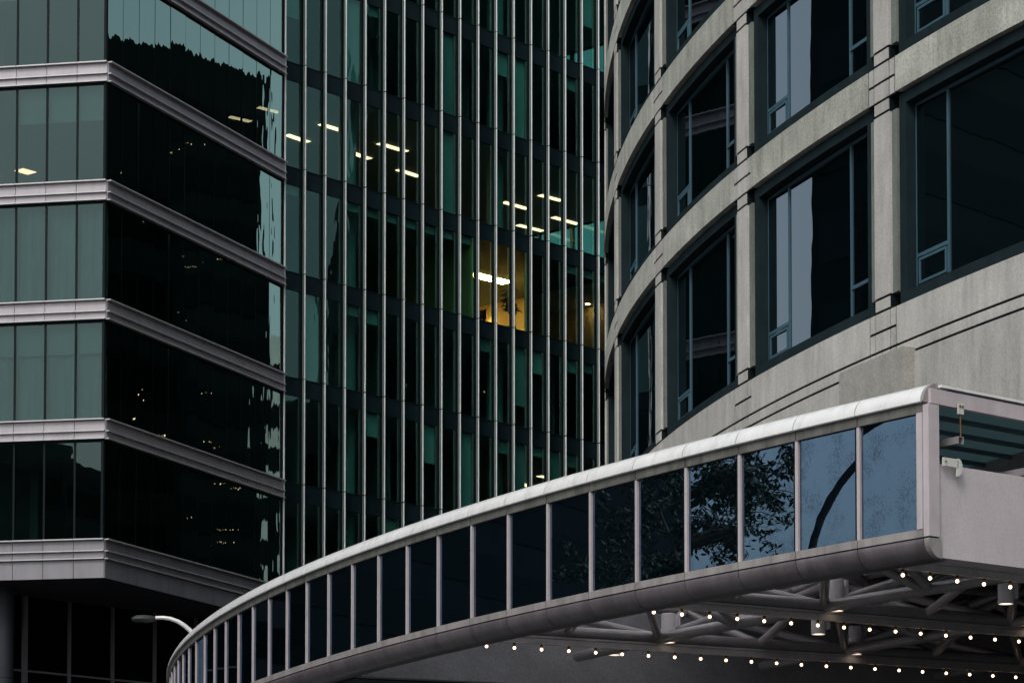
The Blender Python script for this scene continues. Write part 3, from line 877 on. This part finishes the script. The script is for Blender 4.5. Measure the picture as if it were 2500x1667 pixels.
# upper storeys above the frame and the far side of the drum: same rhythm, coarser
for i in range(VT, 9):
    t_ = L0 + ST * (i - 1)
    for k in KV:
        pass
b = MB()
ZT = 47.0 + CH
b.polar(BR, [(-0.9, tops[VT] + CH), (-0.3, tops[VT] + CH), (-0.3, ZT), (-0.9, ZT)], a_lo + DA, a_hi, 60, 'glass_far')
drum_put('upper_glass', b.mesh('upper_glass'), 0)
for i in range(VT, 9):
    t_ = L0 + ST * (i - 1)
    if t_ < 46:
        drum_put('upper_spandrel', polm('upper_spandrel', BR, -0.5, 0, t_ - SPH + CH, t_ + CH, a_lo + DA, a_hi, 60, 'concrete'), 0)
A_END = -0.36
drum_put('far_glass', polm('far_glass', BR, -0.6, -0.3, 8.6 + CH, ZT - 0.4, A_END, a_lo + DA * 0.97, 40, 'glass_far'), 0)
for t_ in [L1] + [L0 + ST * k for k in range(8)]:
    drum_put('far_spandrel', polm('far_spandrel', BR, -0.35, 0, t_ - SPH + CH, t_ + CH, A_END, a_lo + DA * 0.95, 40, 'facade_dark'), 0)
for k in range(7, 7):
    drum_put('far_pier', polm('far_pier', BR, -0.35, 0.05, 8.6 + CH, ZT - 0.6, -A(0.8), 0, 1, 'facade_dark'), A0 - DA * k)
drum_put('roof_slab', polm('roof_slab', BR, -14, 0.1, ZT - 0.4, ZT, A_END, a_hi, 60, 'facade_dark'), 0)
drum_put('rear_wall', polm('rear_wall', BR, -14.3, -14, 0, ZT - 0.4, A_END, a_hi, 40, 'facade_dark'), 0)
# projecting block above the canopy
def ang_of_u(u, R, cx, cy, h, lo, hi):
    for _ in range(60):
        m = (lo + hi) / 2
        if proj_u(cx - R * math.cos(m), cy - R * math.sin(m), h) < u: lo = m
        else: hi = m
    return lo
ab0 = ang_of_u(2050, BR + 0.23, BX, BY, 11, 0.0, 0.6); ab1 = ang_of_u(2206, BR + 0.23, BX, BY, 11, 0.0, 0.6)
drum_put('projecting_block', polm('projecting_block', BR, -0.1, 0.24, 8.6 + CH, L1 - 0.93 + CH, ab0, ab1, 4, 'concrete_block'), 0)

# ================================================================== GLAZED CANOPY
CX, CY, CR = 72.0607, 93.9975, 82.7198
CA, CDA = 0.6532, 0.01762
HB, HT = 6.87, 8.67
NP = 33
can = thing('glazed_canopy', 'curving entrance canopy with a white rounded roof edge, dark glass panels and grey tubular underside', 'canopy', (CX, CY, 0))
def cput(name, me, a=0.0, z=0.0): return ob(name, me, can, (0, 0, z), a)
def C_(m): return m / CR
bay = CDA * CR
def arc_prof(c, r, t0, t1, n): return [(c[0] + r * math.cos(R_(t0 + (t1 - t0) * i / n)), c[1] + r * math.sin(R_(t0 + (t1 - t0) * i / n))) for i in range(n + 1)]
gap = C_(0.012)
zt = HT + 0.15
top_prof = arc_prof((-0.20, zt + 0.0), 0.32, 3, 95, 12)
top_prof = [(0.10, zt + 0.0)] + top_prof + [(-0.5, zt + 0.30), (-0.5, zt + 0.26), (-0.1, zt + 0.02)]
b = MB(); b.polar(CR, [(r, z + CH) for r, z in top_prof], gap, C_(bay) - gap, 5, 'canopy_white'); m_top = b.mesh('roof_edge', True)
m_fri = polm('frieze', CR, -0.04, 0.06, HT + CH, zt + CH - 0.004, gap, C_(bay) - gap, 4, 'canopy_frieze')
m_sill = polm('sill', CR, -0.04, 0.075, HB - 0.125 + CH, HB + CH, gap, C_(bay) - gap, 4, 'canopy_sill')
lt = HB - 0.145
low_prof = [(0.06, lt)] + arc_prof((-0.21, lt - 0.03), 0.28, 0, -92, 12) + [(-0.42, lt - 0.31), (-0.42, lt - 0.27), (-0.2, lt)]
b = MB(); b.polar(CR, [(r, z + CH) for r, z in low_prof], gap, C_(bay) - gap, 5, 'canopy_tube'); m_low = b.mesh('lower_tube', True)
pb_ = MB()
pb_.polar(CR, [(-0.03, HB + CH + 0.002), (0.045, HB + CH + 0.002), (0.045, HT + CH - 0.002), (-0.03, HT + CH - 0.002)], -C_(0.034), C_(0.034), 1, 'canopy_post')
m_post = pb_.mesh('post')
m_bead = polm('glazing_bead', CR, -0.03, 0.03, HB + CH, HT + CH, -C_(0.085), -C_(0.034), 1, 'black_frame')
m_pane = polm('pane', CR, -0.012, 0.004, HB + CH - 0.004, HT + CH + 0.004, C_(0.035), C_(bay) - C_(0.083), 1, 'glass_blue')
m_back0 = polm('joint_backing', CR, -0.08, -0.045, HB - 0.2 + CH, HT + 0.2 + CH, 0, C_(bay), 3, 'black_frame')
for k in range(NP):
    a = CA - CDA * k                     # post k ; the bay k lies between posts k+1 and k
    a1 = a - CDA
    cput('roof_edge', m_top, a1); cput('frieze', m_fri, a1); cput('sill', m_sill, a1); cput('lower_tube', m_low, a1)
    o = cput('pane', m_pane, a1)
    if k > 0:
        cput('post', m_post, a); cput('glazing_bead', m_bead, a)
b = MB()
b.polar(CR, [(r - 0.025, z + CH) for r, z in low_prof[:-3]] + [(-0.3, lt - 0.2 + CH), (-0.1, lt - 0.03 + CH)], CA - CDA * NP, CA - C_(0.01), 160, 'black_frame')
cput('joint_backing', b.mesh('joint_backing', True))
b = MB()
b.polar(CR, [(0.07, zt + 0.006 + CH)] + [(r - 0.02, z - 0.012 + CH) for r, z in top_prof[1:-3]] + [(-0.25, zt + 0.2 + CH), (-0.1, zt + 0.03 + CH)], CA - CDA * NP, CA - C_(0.01), 160, 'black_frame')
cput('joint_backing', b.mesh('joint_backing', True))
aE = CA                                   # end of the canopy
# roof sheet, purlins
rz0 = zt + 0.24
for t0_, t1_, mt_ in ((CA - CDA * NP, aE - C_(7.0), 'skylight_glazing'), (aE - C_(6.99), aE + C_(0.02), 'roof_glazing')):
    b = MB(); b.polar(CR, [(-18.5, rz0 - 0.25 + CH), (-0.45, rz0 + CH), (-0.45, rz0 + 0.04 + CH), (-18.5, rz0 - 0.21 + CH)], t0_, t1_, 40, mt_)
    cput('roof_sheet', b.mesh('roof_sheet'))
pur = MB()
pur.add([], [], 'canopy_roof')
def radial_box(r0, r1, w, z0, z1, mat, z0b=None, z1b=None):
    """box lying along the radius at angle 0, from r0 in to r1 (offsets), half width w (metres along the arc)"""
    z0b = z0 if z0b is None else z0b; z1b = z1 if z1b is None else z1b
    m = MB(); vs = []
    for r, za, zb_ in ((r0, z0, z1), (r1, z0b, z1b)):
        for s in (-w, w):
            vs.append((-(CR + r), -s, za)); vs.append((-(CR + r), -s, zb_))
    # order: r0(-w lo,-w hi, w lo, w hi), r1(...)
    m.add(vs, [(0, 1, 3, 2), (4, 6, 7, 5), (0, 4, 5, 1), (2, 3, 7, 6), (0, 2, 6, 4), (1, 5, 7, 3)], mat)
    return m
m_pur = radial_box(-0.5, -18.2, 0.035, rz0 - 0.07 + CH, rz0 + CH, 'canopy_roof', rz0 - 0.32 + CH, rz0 - 0.25 + CH).mesh('purlin')
for k in range(0, 34):
    cput('purlin', m_pur, aE - C_(0.55) - C_(0.85) * k)
# open right end: corner post, end beam, concrete upstand wall
m = MB(); m.polar(CR, [(-0.16, HB - 0.12 + CH), (0.07, HB - 0.12 + CH), (0.07, HT + 0.12 + CH), (-0.16, HT + 0.12 + CH)], C_(0.0), C_(0.12), 1, 'canopy_post')
cput('corner_post', m.mesh('corner_post'), aE)
cput('post_cover', polm('post_cover', CR, -0.05, 0.085, HB + CH, HT + CH, -C_(0.13), -C_(0.01), 1, 'canopy_post'), aE)
m = MB(); m.polar(CR, [(r, z + CH) for r, z in [(0.06, lt)] + arc_prof((-0.21, lt - 0.03), 0.275, 0, -90, 10) + [(-0.21, lt)]], 0.0, C_(0.11), 1, 'canopy_sill')
cput('tube_end_plate', m.mesh('tube_end_plate'), aE)
m = MB(); m.polar(CR, [(r, z + CH) for r, z in [(0.10, zt)] + arc_prof((-0.20, zt), 0.315, 3, 92, 10) + [(-0.12, zt + 0.02)]], 0.0, C_(0.05), 1, 'canopy_sill')
cput('edge_end_plate', m.mesh('edge_end_plate'), aE)
z_b0 = zt + 0.02
cput('end_beam', radial_box(0.0, -18.2, 0.05, z_b0 - 0.03 + CH, z_b0 + 0.2 + CH, 'canopy_post', z_b0 - 0.29 + CH, z_b0 - 0.06 + CH).mesh('end_beam'), aE + C_(0.05))
cput('roof_flashing', radial_box(-0.22, -18.2, 0.06, z_b0 + 0.235 + CH, z_b0 + 0.275 + CH, 'canopy_white', z_b0 - 0.025 + CH, z_b0 + 0.015 + CH).mesh('roof_flashing'), aE + C_(0.06))
cput('upstand_wall', radial_box(-0.17, -18.0, 0.18, HB - 0.43 + CH, HB + 1.02 + CH, 'render_mauve').mesh('upstand_wall'), aE - C_(0.10))
cput('cross_wall', radial_box(-0.45, -18.0, 0.2, HB - 0.47 + CH, HB + 1.9 + CH, 'concrete_grey').mesh('cross_wall'), CA - CDA * 13.6)
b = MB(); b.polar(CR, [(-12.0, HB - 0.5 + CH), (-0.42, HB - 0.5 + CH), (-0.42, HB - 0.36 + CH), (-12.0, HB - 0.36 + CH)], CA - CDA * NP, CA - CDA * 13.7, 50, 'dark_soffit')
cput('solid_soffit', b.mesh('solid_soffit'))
# columns that carry the canopy, below the frame
for k in (19, 27):
    for r in (-2.0, -8.0):
        a = CA - CDA * k
        m = MB(); m.lathe([(0, 0), (0.35, 0), (0.35, HB - 0.3 + CH), (0, HB - 0.3 + CH)], 'concrete_grey', 20)
        ob('support_column', m.mesh('support_column', True), can, (-(CR + r) * math.cos(a), -(CR + r) * math.sin(a), 0))

# small fittings on the open end
def end_pt(r, h, ext=0.14):
    """point on the canopy's end plane, r metres along the radius from the glass line"""
    a = aE + C_(ext)
    return Vector((CX - (CR + r) * math.cos(a), CY - (CR + r) * math.sin(a), h + CH))
e_ang = aE                                # radius points inward along (cos a, sin a)
def hanger(r, zb_, label, rod):
    p = end_pt(r, zb_, 0.12)
    t = thing('hanger_bracket', label, 'bracket', tuple(p), e_ang, 'hanger brackets under the canopy roof')
    m = MB(); m.box(-0.06, 0.06, -0.03, 0.0, -0.06, 0.11, 'rusty_white'); ob('plate', m.mesh('plate'), t)
    for x in (-0.028, 0.028):
        m = MB(); m.tube([(x, -0.045, 0.06), (x, -0.025, 0.06)], 0.018, 'rust', 8); ob('bolt', m.mesh('bolt', True), t)
    m = MB(); m.tube([(0, -0.012, -0.05), (0, -0.012, -rod)], 0.011, 'rust', 6); ob('rod', m.mesh('rod', True), t)
    m = MB()
    m.box(-0.06, 0.06, -0.02, 0.55, -rod + 0.0, -rod + 0.012, 'truss_paint')
    m.box(-0.06, -0.048, -0.02, 0.55, -rod - 0.10, -rod, 'truss_paint')
    m.box(0.048, 0.06, -0.02, 0.55, -rod - 0.10, -rod, 'truss_paint')
    ob('channel', m.mesh('channel'), t)
hanger(-0.62, zt - 0.06, 'rusty bolted hanger bracket with rod and channel under the canopy end beam', 0.42)
hanger(-2.15, zt - 0.38, 'second hanger bracket on a thin rod further in under the canopy roof', 0.42)
p = end_pt(-0.22, 7.92, 0.15)
t = thing('door_catch', 'small white steel arm with a curved plate bolted to the canopy corner post', 'bracket', tuple(p), e_ang)
m = MB(); m.box(-0.03, 0.30, -0.03, 0.0, -0.07, 0.06, 'rusty_white'); ob('arm', m.mesh('arm'), t)
m = MB(); m.tube([(0.02, -0.045, 0.0), (0.02, -0.028, 0.0)], 0.013, 'rust', 8); ob('bolt', m.mesh('bolt', True), t)
pts = [(0.28, 0.07)] + [(0.26 + 0.13 * math.cos(R_(x)), -0.06 + 0.15 * math.sin(R_(x))) for x in range(60, -91, -15)] + [(0.26, -0.18)]
n = len(pts); m = MB()
m.add([(x, -0.03, z) for x, z in pts] + [(x, -0.01, z) for x, z in pts], [tuple(range(n)), tuple(reversed(range(n, 2 * n)))] + [(i, n + i, n + (i + 1) % n, (i + 1) % n) for i in range(n)], 'rusty_white')
ob('curved_plate', m.mesh('curved_plate'), t)

# ================================================================== SPACE FRAME, LIGHT BATTENS, DOWNLIGHT CANS
HBt = 6.70                                 # underside of the battens
RT = 0.115
truss = thing('space_frame', 'dark tubular steel space frame of chords and diagonals under the canopy', 'truss', (CX, CY, 0))
def pol(a, r, h): return Vector((-(CR + r) * math.cos(a), -(CR + r) * math.sin(a), h + CH))
def tput(name, p0, p1, r, mat='truss_paint'):
    m = MB(); m.tube([p0, p1], r, mat, 14); return ob(name, m.mesh(name, True), truss)
rad_a = [aE - C_(2.5) - C_(6.25) * j for j in range(3)]
hc_ = HBt + 0.17 + RT
ws = [-5.2, -9.8, -14.4]
HTOP = 8.0
for a in rad_a:
    tput('radial_chord', pol(a, -0.35, hc_), pol(a, -17.5, hc_), RT)
for w in ws:
    for j in range(2):
        tput('ring_chord', pol(rad_a[j], w, hc_ - 0.02), pol(rad_a[j + 1], w, hc_ - 0.02), RT)
    tput('ring_chord', pol(rad_a[2], w, hc_ - 0.02), pol(rad_a[2] - C_(3.9), w, hc_ - 0.02), RT)
mids = [(rad_a[j] + rad_a[j + 1]) / 2 for j in range(2)]
for am in mids:
    tput('cross_chord', pol(am, -0.4, hc_ - 0.02), pol(am, -17.5, hc_ - 0.02), RT * 0.9) if False else None
tops_n = {}
for j, am in enumerate(mids + [rad_a[2] - C_(3.2)]):
    for w in (-2.9, -7.5, -11.9, -16.5):
        tops_n[(j, w)] = pol(am, w, HTOP)
def web(p0, p1): tput('diagonal', p0, p1, 0.09)
for (j, w), tp in tops_n.items():
    for jj in (j, j + 1):
        if jj < 3:
            for ww in ws:
                if abs(ww - w) < 3:
                    web(tp, pol(rad_a[jj], ww, hc_))
    for ww in ws:                         # V webs onto the ring chords between nodes
        if abs(ww - w) < 3 and j < 2:
            am = mids[j]
            for s in (-0.28, 0.28):
                web(pol(am + C_(s * 3.2), w, HTOP), pol(am + C_(s * 0.25), ww, hc_ - 0.02))
    for jj in (j, j + 1):                 # webs onto the radial chords between the rings
        if jj < 3 and w > -12:
            web(tp + Vector((0, 0, -0.02)), pol(rad_a[jj], w - 0.15, hc_))
for j in range(3):
    am = (mids + [rad_a[2] - C_(3.2)])[j]
    tput('top_chord', pol(am, -0.5, HTOP), pol(am, -17, HTOP), 0.085)
for w in (-2.9, -7.5, -11.9, -16.5):
    tput('top_chord', pol(rad_a[0], w, HTOP), pol(rad_a[2] - C_(3.6), w, HTOP), 0.085)
m_bulb = None
def bulb_meshes():
    def ball(r, zc, n, top):
        return [(r * math.sin(math.pi * q / n), zc - r * math.cos(math.pi * q / n)) for q in range(n + 1) if zc - r * math.cos(math.pi * q / n) < top]
    g = MB(); g.lathe(ball(0.050, -0.048, 12, -0.004) + [(0.022, 0.0)], 'bulb_glass', 16)
    c = MB(); c.lathe(ball(0.031, -0.050, 10, 0.0), 'bulb_light', 12)
    s = MB(); s.lathe([(0.0, 0.0), (0.026, 0.0), (0.028, 0.03), (0.024, 0.06), (0.0, 0.06)], 'brass', 12)
    return g.mesh('bulb', True), s.mesh('socket', True), c.mesh('glowing_core', True)
mb_g, mb_s, mb_c = bulb_meshes()
names = ['right under the open end of the canopy', 'between the two deep tubular chords', 'reaching furthest along the grey wall']
for j, a in enumerate(rad_a):
    p = Vector((CX, CY, 0)) + pol(a, -0.4, HBt)
    t = thing('light_batten', 'grey light batten with globe bulbs ' + names[j], 'light batten', tuple(p), a, 'battens of globe bulbs under the canopy')
    # local x runs inward along the radius
    ob('batten', boxm('batten', 0.0, 17.0, -0.05, 0.05, 0.0, 0.125, 'batten_paint'), t)
    ob('batten_cap', boxm('batten_cap', 0.0, 17.0, -0.065, 0.065, 0.128, 0.17, 'batten_paint'), t)
    n = {0: 8, 1: 24, 2: 26}[j]
    x = {0: 1.5, 1: 0.93, 2: 0.85}[j]
    for i in range(n):
        s = ob('bulb', mb_g, t, (x, random.uniform(-.006, .006), -0.05), 0)
        ob('socket', mb_s, s); ob('glowing_core', mb_c, s)
        x += 0.62
def can_light(a, r, label, hb=6.86, ht=0.60):
    p = Vector((CX, CY, 0)) + pol(a, r, hb)
    t = thing('downlight_can', label, 'downlight', tuple(p), a, 'cylindrical downlights hung from the space frame')
    m = MB(); m.lathe([(0.128, 0.03), (0.132, 0.0), (0.144, 0.0), (0.146, 0.01), (0.146, ht - 0.01), (0.134, ht), (0.0, ht)], 'can_paint', 26); ob('housing', m.mesh('housing', True), t)
    m = MB(); m.lathe([(0.0, 0.012), (0.06, 0.014), (0.13, 0.02)], 'can_light', 24); ob('lens', m.mesh('lens', True), t)
    m = MB(); m.box(0.12, 0.22, -0.035, 0.035, ht * 0.55, ht * 0.8, 'can_paint'); m.box(0.19, 0.25, -0.06, 0.06, 0.12, ht, 'can_paint'); m.box(0.20, 0.34, -0.03, 0.03, ht * 0.55, ht * 0.7, 'truss_paint')
    ob('bracket', m.mesh('bracket'), t)
oc = C_(0.26)
can_light(rad_a[2] + oc, ws[0] - 0.1, 'grey cylinder downlight where the furthest batten meets the first cross tube')
can_light(rad_a[1] + oc, ws[0] - 0.1, 'grey cylinder downlight hanging close under the canopy tube on the middle batten')
can_light(rad_a[2] + oc, ws[1] - 0.1, 'grey cylinder downlight at the inner end of the furthest batten')
can_light(mids[0] - C_(0.2), -7.3, 'grey cylinder downlight half hidden behind the diagonals near the open end')
can_light(mids[1], -7.2, 'grey cylinder downlight half hidden behind the diagonals of the middle bay')
can_light(rad_a[2] - C_(2.4), -5.4, 'grey cylinder downlight set back behind the nearest diagonal')
can_light(rad_a[1] + oc, ws[1] - 0.4, 'grey cylinder downlight deep under the frame behind the middle batten')

# ================================================================== STREET LAMP
zl = 84.0
hd = at_depth(350, 1516, zl)
t0 = at_depth(378, 1508, zl)
pts_px = [(380, 1507.5), (398, 1507), (416, 1509.5), (434, 1516), (450, 1526), (464, 1538), (478, 1553), (490, 1572), (497, 1600)]
pts = [at_depth(u, v, zl) for u, v in pts_px]
pole_x = at_depth(500, 1600, zl).x
pts.append(Vector((pole_x, zl, pts[-1].z - 0.8)))
base = Vector((pole_x, zl, 0))
lampost = thing('street_lamp', 'cobra head street lamp on a pale curved arm rising behind the canopy', 'street lamp', tuple(base))
m = MB(); m.tube([tuple(p - base) for p in pts], 0.055, 'lamp_pole', 10, r2=0.085); ob('arm', m.mesh('arm', True), lampost)
m = MB(); m.tube([(0, 0, 0), (0, 0, pts[-1].z)], 0.13, 'lamp_pole', 12, r2=0.085); ob('pole', m.mesh('pole', True), lampost)
m = MB()
hx0 = at_depth(321, 1510, zl).x - base.x; hx1 = at_depth(379, 1508, zl).x - base.x; hz = t0.z - 0.01
secs = [(0.0, 0.02, 0.02, -0.02), (0.06, 0.12, 0.07, -0.07), (0.2, 0.19, 0.11, -0.11), (0.45, 0.19, 0.13, -0.12), (0.7, 0.16, 0.12, -0.11), (0.92, 0.09, 0.09, -0.08), (1.0, 0.06, 0.06, -0.06)]
vs_ = []; k8 = 12
for tt, wy, up, dn in secs:
    x = hx0 + (hx1 - hx0) * tt
    for i in range(k8):
        an = 2 * math.pi * i / k8
        vs_.append((x, wy * math.cos(an), hz - 0.02 + (up if math.sin(an) > 0 else -dn) * math.sin(an)))
fs_ = [(i * k8 + j, i * k8 + (j + 1) % k8, (i + 1) * k8 + (j + 1) % k8, (i + 1) * k8 + j) for i in range(len(secs) - 1) for j in range(k8)] + [tuple(range(k8)), tuple(range((len(secs) - 1) * k8, len(secs) * k8))]
m.add(vs_, fs_, 'lamp_head_grey'); head = ob('lamp_head', m.mesh('lamp_head', True), lampost)
m = MB(); bw = MB()
prof = [(0.0, -0.13), (0.08, -0.12), (0.13, -0.08), (0.145, -0.04), (0.0, -0.04)]
m.lathe(prof, 'glass_lobby', 16); o = ob('lens', m.mesh('lens', True), head, (hx0 + 0.27, 0, hz - 0.03)); o.scale = (1.5, 0.95, 0.9)

# ================================================================== WHAT THE GLASS MIRRORS (left of and behind the viewpoint)
# street tree mirrored in the canopy panes
def tree(x, y, hgt, rad, label, seed, n_leaf=5200, z_lo=0.42):
    rnd = random.Random(seed)
    t = thing('street_tree', label, 'tree', (x, y, 0), 0, 'street trees along the pavement')
    m = MB(); m.tube([(0, 0, 0), (0.1, 0.05, hgt * 0.3), (-0.1, 0.1, hgt * 0.55), (0.05, 0, hgt * 0.85)], 0.32, 'bark', 10, r2=0.06)
    ends = []
    for k in range(16):
        an = rnd.uniform(0, 6.28); h0 = hgt * rnd.uniform(0.32, 0.75); rr = rad * rnd.uniform(0.5, 0.95)
        e = Vector((rr * math.cos(an), rr * math.sin(an), min(h0 + rnd.uniform(0.3, 2.6), hgt)))
        mdl = Vector((rr * 0.5 * math.cos(an), rr * 0.5 * math.sin(an), h0 + 0.6))
        m.tube([(0, 0, h0), mdl, e], 0.11, 'bark', 6, r2=0.02); ends += [e, mdl.lerp(e, 0.5), mdl]
    for k in range(10): ends.append(Vector((rnd.gauss(0, rad * .25), rnd.gauss(0, rad * .25), hgt * rnd.uniform(0.8, 1.0))))
    twigs = []
    for e in ends:
        for k in range(7):
            d = Vector((rnd.gauss(0, 1), rnd.gauss(0, 1), rnd.gauss(-0.1, 0.6))).normalized() * rad * rnd.uniform(0.12, 0.30)
            m.tube([e, e + d * 0.6 + Vector((0, 0, 0.1)), e + d], 0.018, 'bark', 4, False, r2=0.006)
            twigs.append((e, d))
    ob('trunk', m.mesh('trunk', True), t)
    m = MB()
    for i in range(n_leaf):
        e, d0 = rnd.choice(twigs)
        q = e + d0 * rnd.uniform(0.25, 1.1) + Vector((rnd.gauss(0, .10), rnd.gauss(0, .10), rnd.gauss(0, .10)))
        an = rnd.uniform(0, 6.28); l = rnd.uniform(0.14, 0.27)
        d = Vector((math.cos(an), math.sin(an), rnd.uniform(-1.6, 0.1))).normalized()
        sd = d.cross(Vector((rnd.uniform(-1, 1), rnd.uniform(-1, 1), 1))).normalized() * l * 0.20
        m.add([q, q + d * l * .5 + sd, q + d * l, q + d * l * .5 - sd], [(0, 1, 2, 3)], 'leaf_tree')
    ob('crown', m.mesh('crown'), t)
tree(-22, 57.6, 18.5, 5.4, 'tall leafy street tree mirrored in the dark canopy panes', 3, 26000)
tree(-29, 62.0, 15.5, 5.0, 'lower street tree mirrored behind the first one in the canopy panes', 5, 14000)
# gooseneck lamp mirrored as a dark arc
g = thing('gooseneck_lamp', 'tall dark gooseneck lamp post mirrored as an arc in a blue canopy pane', 'street lamp', (-15.0, 50.15, 0))
pts = [(0, 0, 0), (0, 0, 6), (0, 0, 11.0)] + [(0, -5.5 * (1 - math.cos(R_(x))), 11.0 + 4.2 * math.sin(R_(x))) for x in range(6, 96, 6)]
m = MB(); m.tube(pts, 0.11, 'lamp_head_grey', 12, r2=0.07); ob('pole', m.mesh('pole', True), g)
e = Vector(pts[-1])
m = MB(); m.tube([e, e + Vector((0, -0.5, -0.06)), e + Vector((0, -0.8, -0.12))], 0.13, 'lamp_head_grey', 12, r2=0.16); ob('lamp_head', m.mesh('lamp_head', True), g)

def block(name, label, x0, x1, y0, y1, h, fl, wall='facade_dark', win='glass_far', step=None, rz=0.0):
    cx, cy = (x0 + x1) / 2, (y0 + y1) / 2
    t = thing(name, label, 'building', (cx, cy, 0), rz, 'buildings mirrored in the glass')
    a, c = (x1 - x0) / 2, (y1 - y0) / 2
    ob('wall', boxm('wall', -a, a, -c, c, 0, h, wall), t)
    n = int(h / fl)
    ms = [boxm('window_band', -a + 0.6, a - 0.6, -c - 0.06, c + 0.06, 0, fl * 0.55, win), boxm('window_band', -a - 0.06, a + 0.06, -c + 0.6, c - 0.6, 0, fl * 0.55, win)]
    for i in range(n):
        for me in ms:
            ob('window_band', me, t, (0, 0, i * fl + fl * 0.3))
    m = MB(); m.box(-a * 0.5, a * 0.3, -c * 0.5, c * 0.5, h, h + 3, wall); m.box(a * 0.5, a * 0.7, -c * 0.2, c * 0.2, h, h + 4.5, wall)
    ob('roof_plant', m.mesh('roof_plant'), t)
    return t
block('apartment_block', 'dark city block mirrored in the lowest glass of the office block', -150, -86, -60, -30, 45, 3.6)
block('tower_block', 'wide dark tower mirrored in the windows of the concrete drum', -140, -35.7, 100, 104, 62, 3.8, wall='facade_black')
block('mid_rise_block', 'mid rise block mirrored in the lower panes beside the office block', 60, 84, 94, 113.8, 37, 3.8)
block('low_block', 'low dark block mirrored in the far panes of the canopy', -75, -38, 140, 160, 30, 3.6)
def sparks(t, x, y0, y1, h0, h1, n, seed):
    rnd = random.Random(seed)
    me = boxm('lit_window', -0.022, 0.022, -0.022, 0.022, -0.035, 0.035, 'window_glow')
    for i in range(n):
        zf = rnd.uniform(h0, h1)
        ob('lit_window', me, t, (x - t.location.x, rnd.uniform(y0, y1) - t.location.y, zf))
t = block('annexe_block', 'dark block behind the concrete drum mirrored in the office block', 14, 46, 110.9, 119, 41.2, 3.8, wall='facade_black')
sparks(t, 13.9, 112.6, 118.8, 16, 40, 20, 11)
t = block('slab_tower', 'tall dark slab mirrored in the fins tower and the side of the office block', 60, 84, 114.6, 162.2, 63.5, 3.8, wall='facade_black')
sparks(t, 59.9, 146, 160, 30, 58, 34, 12)
block('pale_block', 'pale banded block mirrored at the end of the office block', 110, 140, 209, 245, 62, 4.0, wall='facade_pale')
